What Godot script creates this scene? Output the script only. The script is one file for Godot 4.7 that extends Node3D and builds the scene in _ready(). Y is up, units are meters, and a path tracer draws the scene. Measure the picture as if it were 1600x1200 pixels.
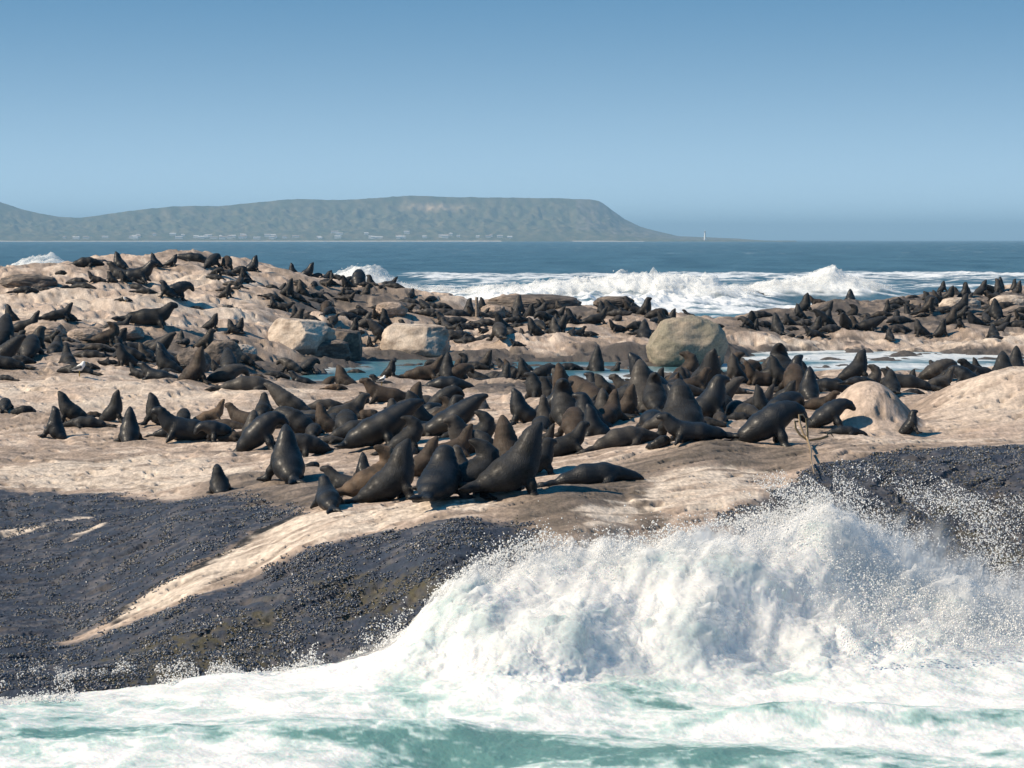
extends Node3D
# A colony of fur seals on low granite rocks, a wave bursting in front, a headland far behind.
# Camera at the origin's column looks along -Z; metres; y = 0 is the sea.

const EYE := Vector3(0, 5.5, 0)
const SUN_TO := Vector3(-0.74, 0.66, 0.14)

var lumps := FastNoiseLite.new()
var grain := FastNoiseLite.new()
var ridges := FastNoiseLite.new()
var froth := FastNoiseLite.new()
var swell := FastNoiseLite.new()
var billow := FastNoiseLite.new()
var rng := RandomNumberGenerator.new()
var painted := []
var names := {}

func _ready():
	var cam := Camera3D.new()
	cam.name = "camera"
	cam.position = EYE
	cam.rotation = Vector3(-atan(225.0 / 3545.0), 0, 0)
	cam.fov = rad_to_deg(2.0 * atan(600.0 / 3545.0))
	cam.near = 0.5
	cam.far = 80000.0
	add_child(cam)
	cam.current = true

	var env := Environment.new()
	env.background_mode = Environment.BG_SKY
	var pm := ProceduralSkyMaterial.new()
	pm.sky_top_color = Color(0.075, 0.36, 0.53)
	pm.sky_horizon_color = Color(0.72, 0.83, 0.895)
	pm.sky_curve = 0.037
	pm.sky_energy_multiplier = 1.0
	pm.ground_bottom_color = Color(0.10, 0.2, 0.28)
	pm.ground_horizon_color = Color(0.5, 0.64, 0.74)
	var sky := Sky.new()
	sky.sky_material = pm
	env.sky = sky
	env.tonemap_mode = Environment.TONE_MAPPER_LINEAR
	env.tonemap_exposure = 1.6
	env.sdfgi_enabled = true
	env.ssao_enabled = true
	env.ssil_enabled = true
	env.fog_enabled = true
	env.fog_density = 0.000105
	env.fog_light_color = Color(0.64, 0.81, 0.93)
	var we := WorldEnvironment.new()
	we.name = "air"
	we.environment = env
	add_child(we)

	var sun := DirectionalLight3D.new()
	sun.name = "sun"
	sun.light_energy = 1.35
	sun.light_color = Color(1.0, 0.93, 0.83)
	sun.light_angular_distance = 0.5
	sun.shadow_enabled = true
	add_child(sun)
	sun.look_at_from_position(SUN_TO * 100.0, Vector3.ZERO)

	noises()
	rng.seed = 4711
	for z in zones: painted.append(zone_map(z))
	sea()
	headland()
	rocks()
	surge()
	for b in boulders: boulder(b)
	seals()
	for g in gulls: gull(g)
	post_and_kelp()
	mussels()
	spray()
	houses()
	lighthouse()

# ---------------------------------------------------------------- helpers
func noises():
	lumps.seed = 5; lumps.noise_type = FastNoiseLite.TYPE_SIMPLEX_SMOOTH; lumps.frequency = 0.33
	lumps.fractal_type = FastNoiseLite.FRACTAL_FBM; lumps.fractal_octaves = 4
	grain.seed = 9; grain.noise_type = FastNoiseLite.TYPE_SIMPLEX_SMOOTH; grain.frequency = 2.2
	grain.fractal_type = FastNoiseLite.FRACTAL_FBM; grain.fractal_octaves = 4
	ridges.seed = 21; ridges.noise_type = FastNoiseLite.TYPE_SIMPLEX_SMOOTH; ridges.frequency = 1.0
	ridges.fractal_type = FastNoiseLite.FRACTAL_RIDGED; ridges.fractal_octaves = 3
	froth.seed = 33; froth.noise_type = FastNoiseLite.TYPE_SIMPLEX_SMOOTH; froth.frequency = 2.0
	froth.fractal_type = FastNoiseLite.FRACTAL_RIDGED; froth.fractal_octaves = 5; froth.fractal_gain = 0.55
	billow.seed = 52; billow.noise_type = FastNoiseLite.TYPE_CELLULAR; billow.frequency = 1.7
	billow.cellular_return_type = FastNoiseLite.RETURN_DISTANCE; billow.fractal_type = FastNoiseLite.FRACTAL_FBM
	billow.fractal_octaves = 5; billow.fractal_gain = 0.6; billow.fractal_lacunarity = 2.3
	billow.domain_warp_enabled = true; billow.domain_warp_amplitude = 0.5; billow.domain_warp_frequency = 1.4; billow.domain_warp_fractal_octaves = 3
	swell.seed = 44; swell.noise_type = FastNoiseLite.TYPE_SIMPLEX_SMOOTH; swell.frequency = 0.1
	swell.fractal_type = FastNoiseLite.FRACTAL_FBM; swell.fractal_octaves = 5

func numbered(n: String) -> String:
	names[n] = names.get(n, -1) + 1
	return n if names[n] == 0 else "%s_%03d" % [n, names[n]]

func put(o: Node3D, n: String, parent: Node = null) -> Node3D:
	if parent == null:
		o.name = numbered(n)
		add_child(o)
	else:
		o.name = n
		parent.add_child(o, true)
	return o

func tag(o: Node, label: String, category: String, group := "", kind := ""):
	if label: o.set_meta("label", label)
	if category: o.set_meta("category", category)
	if group: o.set_meta("group", group)
	if kind: o.set_meta("kind", kind)

func shape(mesh: Mesh, mat: Material) -> MeshInstance3D:
	var m := MeshInstance3D.new()
	m.mesh = mesh
	m.material_override = mat
	return m

func lin(r: float, g: float, b: float) -> Color:
	return Color(r, g, b).linear_to_srgb()

func sheet(v: PackedVector3Array, c: PackedColorArray, w: int, h: int) -> ArrayMesh:
	# a grid of w columns and h rows as one smooth mesh
	var idx := PackedInt32Array()
	idx.resize((w - 1) * (h - 1) * 6)
	var n := PackedVector3Array()
	n.resize(v.size())
	var k := 0
	for j in h - 1:
		for i in w - 1:
			var a := j * w + i
			idx[k] = a; idx[k + 1] = a + w; idx[k + 2] = a + 1
			idx[k + 3] = a + 1; idx[k + 4] = a + w; idx[k + 5] = a + w + 1
			k += 6
	for j in h:
		for i in w:
			var a := j * w + i
			var du := v[a + (1 if i < w - 1 else 0)] - v[a - (1 if i > 0 else 0)]
			var dv := v[a + (w if j < h - 1 else 0)] - v[a - (w if j > 0 else 0)]
			n[a] = du.cross(dv).normalized()
	var arr := []
	arr.resize(Mesh.ARRAY_MAX)
	arr[Mesh.ARRAY_VERTEX] = v
	arr[Mesh.ARRAY_NORMAL] = n
	arr[Mesh.ARRAY_COLOR] = c
	arr[Mesh.ARRAY_INDEX] = idx
	var m := ArrayMesh.new()
	m.add_surface_from_arrays(Mesh.PRIMITIVE_TRIANGLES, arr)
	return m

func noise_tex(freq: float, octaves: int, seed_: int, size := 512, kind := FastNoiseLite.TYPE_SIMPLEX_SMOOTH, normal := 0.0, lo := 0.0) -> NoiseTexture2D:
	var n := FastNoiseLite.new()
	n.seed = seed_; n.frequency = freq; n.noise_type = kind; n.fractal_octaves = octaves
	var t := NoiseTexture2D.new()
	t.width = size; t.height = size; t.seamless = true; t.noise = n
	if normal > 0.0:
		t.as_normal_map = true; t.bump_strength = normal
	elif lo > 0.0:
		var g := Gradient.new()
		g.set_color(0, Color(lo, lo, lo)); g.set_color(1, Color.WHITE)
		t.color_ramp = g
	return t

func coloured(rough: float, spec := 0.5) -> StandardMaterial3D:
	var m := StandardMaterial3D.new()
	m.vertex_color_use_as_albedo = true
	m.roughness = rough
	m.metallic_specular = spec
	return m

func mix4(a: float, b: float, c: float, d: float, t: float) -> float:
	return b + 0.5 * t * (c - a + t * (2.0 * a - 5.0 * b + 4.0 * c - d + t * (3.0 * (b - c) + d - a)))

func slot(list: Array, v: float) -> float:
	var lo := 0
	var hi := list.size() - 1
	if v <= list[0]: return 0.0
	if v >= list[hi]: return float(hi)
	while hi - lo > 1:
		var mid := (lo + hi) / 2
		if list[mid] <= v: lo = mid
		else: hi = mid
	return lo + (v - list[lo]) / (list[hi] - list[lo])

func survey(t: Array, ri: float, ci: float) -> float:
	var nr := t.size() - 1
	var nc: int = t[0].size() - 1
	var r := mini(int(ri), nr - 1)
	var c := mini(int(ci), nc - 1)
	var fr := ri - r
	var fc := ci - c
	var c0 := maxi(c - 1, 0)
	var c3 := mini(c + 2, nc)
	var a: Array = t[maxi(r - 1, 0)]
	var b: Array = t[r]
	var d: Array = t[r + 1]
	var e: Array = t[mini(r + 2, nr)]
	return mix4(mix4(a[c0], a[c], a[c + 1], a[c3], fc), mix4(b[c0], b[c], b[c + 1], b[c3], fc), mix4(d[c0], d[c], d[c + 1], d[c3], fc), mix4(e[c0], e[c], e[c + 1], e[c3], fc), fr)

func base_ground(x: float, z: float) -> float:
	return survey(ground_heights, slot(ground_rows, -z), slot(ground_bearings, x / -z))

func ground(x: float, z: float) -> float:
	return base_ground(x, z) + relief(x, z)

func relief(x: float, z: float) -> float:
	var d := -z
	var far := clampf((d - 40.0) / 60.0, 0.0, 1.0)
	# slabs split along the grain of the rock (towards the right and away)
	var along := x * 0.93 - z * 0.38
	var across := x * 0.38 + z * 0.93
	var h := lumps.get_noise_2d(x * 0.42, z * 0.6) * lerpf(0.17, 0.55, far)
	h += ridges.get_noise_2d(along * 0.16, across * 0.9) * lerpf(0.045, 0.055, far)
	h += grain.get_noise_2d(along * 0.6, across * 1.5) * lerpf(0.025, 0.022, far)
	var cr := ridges.get_noise_2d(along * 0.3 + 7.0, across * 1.1)
	h -= smoothstep(0.66, 0.84, cr) * lerpf(0.08, 0.13, far)
	# ledges: the slabs break off in low steps
	var st := across * lerpf(0.55, 0.22, far) + lumps.get_noise_2d(x * 0.5 + 3.0, z * 0.5) * 1.6
	var fr := st - floorf(st)
	h += (smoothstep(0.0, 0.16, fr) - fr) * lerpf(0.05, 0.22, far)
	for m in mounds:
		var q := Vector2((x - m[0]) / m[2], (z - m[1]) / m[3]).length_squared()
		if q < 1.0: h += m[4] * (1.0 - q) * (1.0 - q) * (1.0 + 0.5 * q)
	return h - lerpf(0.02, 0.05, far)

# low rounded humps: x, z, half widths, height
var mounds := [[6.82, -43.2, 1.05, 1.7, 0.82], [10.6, -46.0, 2.9, 2.6, 0.72], [8.6, -44.6, 1.2, 1.2, 0.12]]

func zone_map(z: Array) -> Dictionary:
	var poly := PackedVector2Array(z[2])
	var box := Rect2(poly[0], Vector2.ZERO)
	for p in poly: box = box.expand(p)
	var f: float = z[1]
	box = box.grow(f * 1.5)
	var n := 72
	var g := PackedFloat32Array()
	g.resize(n * n)
	for j in n:
		for i in n:
			var p := box.position + box.size * Vector2(i, j) / (n - 1)
			var best := 1e9
			for k in poly.size():
				best = minf(best, p.distance_squared_to(Geometry2D.get_closest_point_to_segment(p, poly[k], poly[(k + 1) % poly.size()])))
			g[j * n + i] = sqrt(best) * (1.0 if Geometry2D.is_point_in_polygon(p, poly) else -1.0)
	return {"kind": z[0], "soft": f, "box": box, "n": n, "grid": g}

func zone_at(m: Dictionary, x: float, z: float, wob: float) -> float:
	var b: Rect2 = m.box
	if not b.has_point(Vector2(x, z)): return 0.0
	var n: int = m.n
	var u := (x - b.position.x) / b.size.x * (n - 1)
	var v := (z - b.position.y) / b.size.y * (n - 1)
	var i := mini(int(u), n - 2)
	var j := mini(int(v), n - 2)
	u -= i; v -= j
	var g: PackedFloat32Array = m.grid
	var o := j * n + i
	var s := lerpf(lerpf(g[o], g[o + 1], u), lerpf(g[o + n], g[o + n + 1], u), v)
	var f: float = m.soft
	return smoothstep(-f * 0.5, f * 0.5, s + wob * f * 1.6)

func mussel_cover(x: float, z: float, wob: float) -> float:
	var c := 0.0
	for m in painted:
		if m.kind == "mussel": c = maxf(c, zone_at(m, x, z, wob))
	return c

# ---------------------------------------------------------------- rock
const PALE := Color(0.63, 0.495, 0.405)
const CREAM := Color(0.80, 0.685, 0.575)
const MID := Color(0.33, 0.262, 0.212)
const STAIN := Color(0.105, 0.092, 0.085)
const WET := Color(0.17, 0.14, 0.115)
const MUSSEL := Color(0.03, 0.048, 0.083)
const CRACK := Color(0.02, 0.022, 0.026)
const ALGAE := Color(0.085, 0.075, 0.042)

func rock_colour(x: float, z: float, e: float) -> Color:
	var d := -z
	var along := x * 0.93 - z * 0.38
	var across := x * 0.38 + z * 0.93
	var n1 := lumps.get_noise_2d(x * 0.7 + 40.0, z * 0.7)
	var n2 := grain.get_noise_2d(along * 0.35, across * 1.3)
	var n3 := grain.get_noise_2d(x * 2.1 + 9.0, z * 2.1)
	var c := MID.lerp(PALE, clampf(0.55 + n1 * 1.0 + n2 * 1.1, 0.0, 1.0))
	c = c.lerp(CREAM, smoothstep(0.12, 0.5, n2 + n1 * 0.5) * 0.7)
	if d > 74.0 and e < 0.5: c = c.lerp(STAIN, smoothstep(0.5, 0.15, e + n1 * 0.25))
	for m in painted:
		var k := zone_at(m, x, z, n2 * 0.7 + n3 * 0.35 + n1 * 0.3)
		if k <= 0.001: continue
		match m.kind:
			"mussel": c = c.lerp(Color(0.065, 0.085, 0.115), k * smoothstep(0.1, 0.45, n2) * 0.95).lerp(MUSSEL.lerp(WET, clampf(n1 * 0.6 + n3 * 0.3 - n2 * 0.9 - 0.28, 0.0, 0.6)), k * clampf(0.97 - smoothstep(0.1, 0.45, n2) * 0.5, 0.0, 1.0))  # paler streaks painted in for the wet sheen of the dark rock
			"crack": c = c.lerp(CRACK, k)  # painted dark line: ledge shade and wet mussels together, no groove cut
			"algae": c = c.lerp(ALGAE, k * clampf(0.55 + n3 * 1.2, 0.0, 1.0))
			"wet": c = c.lerp(WET, k * clampf(0.9 + n2 * 0.9, 0.0, 1.0))
			"cream": c = c.lerp(CREAM, k * clampf(0.85 + n2 * 1.5, 0.0, 1.0))
			"pale": c = c.lerp(PALE.lerp(CREAM, clampf(0.5 + n1, 0.0, 1.0)), k * clampf(0.85 + n2, 0.0, 1.0))
			"stain": c = c.lerp(STAIN.lerp(MID, clampf(0.22 + n2 * 1.2 + n1, 0.0, 1.0)), k * 0.95)  # dark rock stains, plus the left shelf's shade put into the colour
	# dark cracks, pale speckle
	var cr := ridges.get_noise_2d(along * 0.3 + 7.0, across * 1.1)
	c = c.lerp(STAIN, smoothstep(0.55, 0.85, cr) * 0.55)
	return c * (1.0 + n3 * 0.35)

func rock_material() -> StandardMaterial3D:
	var m := coloured(0.8, 0.4)
	m.albedo_texture = noise_tex(0.02, 5, 3, 512, FastNoiseLite.TYPE_SIMPLEX_SMOOTH, 0.0, 0.7)
	m.uv1_triplanar = true
	m.uv1_world_triplanar = true
	m.uv1_scale = Vector3(0.9, 0.9, 0.9)
	m.heightmap_enabled = true
	m.heightmap_texture = noise_tex(0.03, 5, 8)
	m.heightmap_scale = 1.1
	return m

var rock_mat: StandardMaterial3D

func rocks():
	rock_mat = rock_material()
	var ds := PackedFloat32Array()
	var d := 25.5
	while d < 159.0:
		ds.append(d)
		d += 0.05 if d < 39.0 else 0.13 if d < 68.0 else 0.36
	var w := 640
	var h := ds.size()
	var v := PackedVector3Array()
	var c := PackedColorArray()
	v.resize(w * h)
	c.resize(w * h)
	var cols := PackedFloat32Array()
	for i in w: cols.append(slot(ground_bearings, lerpf(-0.278, 0.278, i / (w - 1.0))))
	for j in h:
		var ri := slot(ground_rows, ds[j])
		for i in w:
			var x := lerpf(-0.278, 0.278, i / (w - 1.0)) * ds[j]
			var z := -ds[j]
			var e := survey(ground_heights, ri, cols[i])
			var y := e + relief(x, z)
			v[j * w + i] = Vector3(x, y, z)
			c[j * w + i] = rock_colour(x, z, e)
	tag(put(shape(sheet(v, c, w, h), rock_mat), "rock_ground"), "", "", "", "structure")

func boulder(b: Array):
	# a domed block: superellipsoid cut by a few planes, then roughened
	var r := RandomNumberGenerator.new()
	r.seed = b[5]
	var ang: int = b[6]
	var cuts := []
	for k in [4, 7, 9][ang]:
		var a := r.randf() * TAU
		cuts.append([Vector3(cos(a), r.randf_range(-0.3, 0.75), sin(a)).normalized(), r.randf_range(0.72, 0.92) if ang else r.randf_range(0.86, 0.97)])
	if ang == 2: cuts.append([Vector3(0.1, 1, 0.05).normalized(), 0.74])
	var size := Vector3(b[2], b[3] * 1.15, b[4]) * 0.5
	var w := 97
	var h := 56
	var v := PackedVector3Array()
	var c := PackedColorArray()
	var off := float(b[5]) * 13.7
	for j in h:
		for i in w:
			var lat := lerpf(-0.65, 1.0, j / (h - 1.0)) * PI / 2
			var lon := i % (w - 1) / (w - 1.0) * TAU
			var n := Vector3(cos(lat) * cos(lon), sin(lat), cos(lat) * sin(lon))
			var q6 := 2.05 if b[8] == "hump" else 2.5
			var p := n * pow(pow(absf(n.x), q6) + pow(absf(n.y), q6) + pow(absf(n.z), q6), -1.0 / q6)
			for q in cuts:
				var over: float = p.dot(q[0]) - q[1]
				if over > 0.0: p -= q[0] * over * 0.93
			p += n * (lumps.get_noise_3d(p.x * 3.0 + off, p.y * 3.0, p.z * 3.0) * (0.10 if ang < 2 else 0.05) + grain.get_noise_3d(p.x * 1.6 + off, p.y * 1.6, p.z * 1.6) * 0.04)
			v.append(Vector3(p.x * size.x, (p.y + 0.72) * size.y, p.z * size.z) )
			var t := lumps.get_noise_3d(p.x * 4.0 + off, p.y * 4.0, p.z * 4.0)
			var g := grain.get_noise_3d(p.x * 2.0, p.y * 2.0 + off, p.z * 2.0)
			var k := Color.BLACK
			match b[8]:
				"pale": k = CREAM.lerp(MID, clampf(0.42 + t * 1.1 + g * 0.7, 0.0, 1.0))
				"mid": k = MID.lerp(PALE, clampf(0.3 + t + g * 0.5, 0.0, 1.0))
				"dark": k = STAIN.lerp(MID, clampf(0.35 + t + g * 0.6, 0.0, 1.0))
				"lichen": k = Color(0.31, 0.285, 0.22).lerp(Color(0.46, 0.385, 0.30), clampf(0.4 + t * 1.3, 0.0, 1.0)).lerp(STAIN, smoothstep(0.15, 0.6, g + t * 0.4) * 0.6)
				"hump": k = PALE.lerp(CREAM, clampf(0.3 + t, 0.0, 1.0)).lerp(WET, smoothstep(0.05, -0.45, p.y + t * 0.5 + g * 0.3))
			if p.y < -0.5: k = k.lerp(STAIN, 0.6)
			c.append(k * (1.0 + g * 0.3))
	var m := put(shape(sheet(v, c, w, h), rock_mat), "boulder")
	m.position = Vector3(b[0], ground(b[0], b[1]) - size.y * 0.10, b[1] - size.z * 0.6)
	m.rotation.y = deg_to_rad(b[7])
	tag(m, b[9], "boulder" if b[8] != "dark" or ang else "rock")

# ---------------------------------------------------------------- water
func sea():
	var ds := PackedFloat32Array()
	var d := 30.0
	while d < 26000.0:
		ds.append(d)
		d *= 1.0065 if d > 100.0 and d < 700.0 else 1.03
	var w := 560
	var h := ds.size()
	var v := PackedVector3Array()
	var c := PackedColorArray()
	v.resize(w * h); c.resize(w * h)
	var deep := Color(0.055, 0.112, 0.145)
	var shallow := Color(0.05, 0.145, 0.175)
	var foam := Color(0.80, 0.82, 0.83)
	for j in h:
		for i in w:
			var u := lerpf(-0.30, 0.30, i / (w - 1.0))
			var x := u * ds[j]
			var z := -ds[j]
			var q := breaker(x, ds[j])
			v[j * w + i] = Vector3(x, q.x - 0.9 * smoothstep(72.0, 62.0, ds[j]), z)
			var k := deep.lerp(shallow, clampf(1.3 - ds[j] / 160.0, 0.0, 1.0))
			k = k * (1.0 + swell.get_noise_2d(x * 0.5, z * 0.12) * 0.5)
			c[j * w + i] = k.lerp(foam, q.y)
	var m := coloured(0.32, 0.28)
	m.normal_enabled = true
	m.normal_texture = noise_tex(0.02, 5, 14, 512, FastNoiseLite.TYPE_SIMPLEX_SMOOTH, 6.0)
	m.normal_scale = 0.8
	m.uv1_triplanar = true
	m.uv1_world_triplanar = true
	m.uv1_scale = Vector3(0.12, 0.12, 0.06)
	tag(put(shape(sheet(v, c, w, h), m), "sea"), "", "", "", "structure")

func bump(v: float, at: float, wide: float) -> float:
	var t := (v - at) / wide
	return exp(-t * t)

func breaker(x: float, d: float) -> Vector2:
	# height and foam of the water beyond and between the rocks
	var n := swell.get_noise_2d(x * 1.2, d * 0.6)
	var f := froth.get_noise_2d(x * 0.16, d * 0.22)
	var s := swell.get_noise_2d(x * 0.35 + 90.0, d * 1.1)
	if d < 130.0:
		var p := smoothstep(0.10, 0.5, s + f * 0.25 + (0.22 if x > 9.0 else -0.02)) * (0.85 if d > 74.0 else 0.4)
		return Vector2(n * 0.06 + p * 0.03, clampf(p, 0.0, 0.9))
	if d > 900.0: return Vector2(n * 0.3, smoothstep(0.42, 0.55, s) * 0.15)
	var u := x / d
	var wob := swell.get_noise_2d(x * 0.25, 7.0) * 22.0 + swell.get_noise_2d(x * 1.1, d * 0.3) * 18.0
	var h := n * 0.35
	var k := 0.0
	# long lines of foam
	var b1 := bump(d + wob, 330.0, 34.0) * smoothstep(-0.06, -0.03, u)
	var b2 := bump(d + wob * 1.3, 262.0, 16.0) * smoothstep(-0.06, -0.03, u)
	var b3 := bump(d + wob, 205.0, 20.0) * smoothstep(-0.05, 0.0, u) * smoothstep(0.125, 0.075, u)
	var b4 := bump(d + wob * 0.6, 178.0, 16.0) * smoothstep(-0.04, 0.0, u) * smoothstep(0.2, 0.13, u)
	k += b1 * 1.05 + b2 * 0.55 + b3 * 1.3 + b4 * 1.2
	h += b1 * 0.5 + b3 * (1.0 + f * 0.5)
	# bursting crests: behind the right reef, behind the left skyline, at the far left
	var run := (0.8 + swell.get_noise_2d(x * 0.5, 31.0) * 0.5)
	var c1 := (bump(u, 0.142, 0.019) + bump(u, 0.120, 0.026) * 0.6 + bump(u, 0.168, 0.02) * 0.35) * bump(d, 222.0, 8.0) * run
	var c2 := (bump(u, -0.070, 0.020) + bump(u, -0.045, 0.03) * 0.4) * bump(d, 215.0, 8.0) * run
	var c3 := (bump(u, -0.215, 0.022) * 1.0 + bump(u, -0.175, 0.035) * 0.45) * bump(d, 250.0, 12.0) * run
	var c4 := (bump(u, 0.045, 0.035) + bump(u, 0.08, 0.03) * 0.7) * bump(d, 204.0, 9.0) * run
	h += c1 * 1.45 + c2 * 1.9 + c3 * 2.9 + c4 * 0.55 + (c1 + c2 + c3 + c4 * 0.4) * f * 0.25
	k += (c1 + c2 + c3 + c4) * 2.6
	k += bump(u, -0.2, 0.09) * bump(d, 225.0, 20.0) * 0.8
	var st := swell.get_noise_2d(x * 0.9 + 17.0, d * 2.2) + froth.get_noise_2d(x * 0.05, d * 0.30 + 40.0) * 0.5
	k = smoothstep(0.30, 0.85, k * (0.62 + st * 1.1) + s * 0.25 + st * 0.3)
	return Vector2(h + k * f * 0.12, clampf(k, 0.0, 1.0))

func surge_height(x: float, d: float) -> float:
	return survey(surge_heights, slot(surge_rows, d), slot(surge_bearings, x / d))

func surge():
	var ds := PackedFloat32Array()
	var d := 20.2
	while d < 32.8:
		ds.append(d)
		d += 0.05 if d < 26.0 else 0.024
	var w := 760
	var h := ds.size()
	var v := PackedVector3Array()
	var c := PackedColorArray()
	v.resize(w * h); c.resize(w * h)
	var cols := PackedFloat32Array()
	for i in w: cols.append(slot(surge_bearings, lerpf(-0.272, 0.272, i / (w - 1.0))))
	var white := Color(0.80, 0.81, 0.81)
	var milky := Color(0.40, 0.54, 0.53)
	var teal := Color(0.11, 0.235, 0.23)
	for j in h:
		var ri := slot(surge_rows, ds[j])
		for i in w:
			var x := lerpf(-0.272, 0.272, i / (w - 1.0)) * ds[j]
			var z := -ds[j]
			var e := survey(surge_heights, ri, cols[i])
			var wild := smoothstep(0.18, 0.75, e)
			var near := smoothstep(25.6, 27.2, ds[j])
			var f := froth.get_noise_3d(x * 0.55, e * 0.9, z * 0.55)
			var f2 := grain.get_noise_3d(x * 0.75, e * 1.4, z * 0.75)
			var s := swell.get_noise_2d(x * 3.0, z * 4.5)
			var big := swell.get_noise_2d(x * 5.0 + 31.0, z * 5.0)
			# thrown-up water: ragged billows, swelling up and towards the viewer
			var bl := -billow.get_noise_3d(x, e * 0.9 + f2 * 0.2, z)
			var up := e - 0.16 * wild + (f2 * 0.13 + big * 0.26) * wild + f2 * 0.025 + big * 0.05
			v[j * w + i] = Vector3(x + f2 * 0.12 * wild, up, z + big * 0.3 * wild) + Vector3(f * 0.10, 0.78, 0.62) * (bl * 0.15 * wild + bl * 0.03)
			var lace := froth.get_noise_2d(x * 0.30 + f2 * 0.15, z * 0.55 + f2 * 0.1)
			var k := wild * 1.1 + near * 0.45 + s * 0.95 + big * 0.35 + lace * 0.75 + f * 0.2 + 0.22
			k += smoothstep(0.3, 0.75, froth.get_noise_2d(x * 0.8 + f2 * 0.1, z * 1.5)) * 0.42 * (1.0 - wild)
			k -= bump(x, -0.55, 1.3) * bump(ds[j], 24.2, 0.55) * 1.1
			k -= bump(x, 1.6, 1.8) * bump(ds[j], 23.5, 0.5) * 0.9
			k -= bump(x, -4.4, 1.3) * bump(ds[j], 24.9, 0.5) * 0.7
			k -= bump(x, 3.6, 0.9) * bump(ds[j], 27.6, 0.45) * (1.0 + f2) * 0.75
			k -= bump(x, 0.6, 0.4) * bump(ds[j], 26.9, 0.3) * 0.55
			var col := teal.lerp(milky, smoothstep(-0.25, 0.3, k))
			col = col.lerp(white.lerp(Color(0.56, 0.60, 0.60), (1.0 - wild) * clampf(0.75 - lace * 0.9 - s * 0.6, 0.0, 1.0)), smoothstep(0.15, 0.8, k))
			col = col.lerp(Color(0.27, 0.43, 0.45), clampf(f2 * 1.1 + big * 1.3 - 0.02, 0.0, 0.85) * wild)  # aqua patches: thin water, with the foam's shadow tint painted in
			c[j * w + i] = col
	var m := coloured(0.5, 0.3)
	m.backlight_enabled = true
	m.backlight = Color(0.25, 0.27, 0.27)
	m.subsurf_scatter_enabled = true
	m.subsurf_scatter_strength = 0.25
	m.normal_enabled = true
	m.normal_texture = noise_tex(0.03, 5, 19, 512, FastNoiseLite.TYPE_SIMPLEX_SMOOTH, 4.0)
	m.normal_scale = 0.5
	m.uv1_triplanar = true
	m.uv1_world_triplanar = true
	m.uv1_scale = Vector3(0.9, 0.9, 0.9)
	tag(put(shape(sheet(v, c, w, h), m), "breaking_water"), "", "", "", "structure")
	# thin veils of droplets hanging just off the water's surface
	var airy := coloured(0.9, 0.0)
	airy.transparency = BaseMaterial3D.TRANSPARENCY_ALPHA
	airy.backlight_enabled = true
	airy.backlight = Color(0.8, 0.8, 0.8)
	var veil := put(Node3D.new(), "spray_veil")
	tag(veil, "thin white veil of fine spray hanging over the bursting wave", "spray", "", "stuff")
	for layer in 3:
		var vv := PackedVector3Array()
		var cc := PackedColorArray()
		var lift := 0.05 + 0.075 * layer
		var j0 := 0
		while ds[j0] < 26.4: j0 += 1
		var rows := 0
		for j in range(j0, h, 2):
			rows += 1
			for i in range(0, w, 2):
				var p := v[j * w + i]
				var e := survey(surge_heights, slot(surge_rows, ds[j]), cols[i])
				var wild := smoothstep(0.2, 0.7, e)
				var q := p + Vector3(layer * 0.03, lift * 0.8, lift * 0.7) * (0.4 + wild)
				var a1 := swell.get_noise_3d(q.x * 6.0 + layer * 40.0, q.y * 7.0, q.z * 6.0)
				var a2 := grain.get_noise_3d(q.x * 1.7 + layer * 9.0, q.y * 1.7, q.z * 1.7)
				var a3 := froth.get_noise_3d(q.x * 1.1, q.y * 1.1 + layer * 11.0, q.z * 1.1)
				q += Vector3(a1, a2 + a1, a1) * 0.05 * (layer + 1.0)
				vv.append(q)
				var al := clampf((0.5 + a1 * 0.9 + a2 * 0.7 + a3 * 0.35) * wild * (0.44 - layer * 0.09), 0.0, 0.6)
				cc.append(Color(0.9, 0.905, 0.905, al))
		var sh := put(shape(sheet(vv, cc, (w + 1) / 2, rows), airy), "veil", veil)
		sh.set_meta("kind", "stuff")
	# feathery fans of water torn off along the crest and up the dark face
	for layer in 4:
		var vv := PackedVector3Array()
		var cc := PackedColorArray()
		var cw := 420
		var ch := 26
		for j in ch:
			var t := j / (ch - 1.0)
			for i in cw:
				var x := lerpf(-3.3, 8.2, i / (cw - 1.0))
				var fd := 28.5 + layer * 0.28 + clampf((x + 2.0) * 0.1, 0.0, 0.8)
				var e := surge_height(x, fd)
				var reach := 0.14 + 0.55 * maxf(0.0, swell.get_noise_2d(x * 9.0, layer * 20.0) + 0.12) + 0.25 * maxf(0.0, swell.get_noise_2d(x * 30.0, layer * 31.0)) + smoothstep(3.8, 5.4, x) * smoothstep(8.2, 6.4, x) * (0.45 + 0.5 * swell.get_noise_2d(x * 11.0, layer * 9.0 + 4.0))
				var a1 := swell.get_noise_3d(x * 14.0, t * reach * 9.0, layer * 50.0)
				var a2 := froth.get_noise_3d(x * 1.7, t * reach * 1.1 - x * 0.5, layer * 3.0)
				vv.append(Vector3(x + a1 * 0.12 * t + reach * t * 0.25, e - 0.22 + t * (reach + 0.22), -fd + 0.25 * sin(t * 2.0) * reach + a1 * 0.15))
				cc.append(Color(0.9, 0.905, 0.91, clampf((0.30 + a1 * 1.2 + a2 * 0.75) * (1.0 - t * t) * smoothstep(0.25, 0.6, e) * 0.8, 0.0, 0.8)))
		var fan := put(shape(sheet(vv, cc, cw, ch), airy), "veil", veil)
		fan.set_meta("kind", "stuff")

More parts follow.
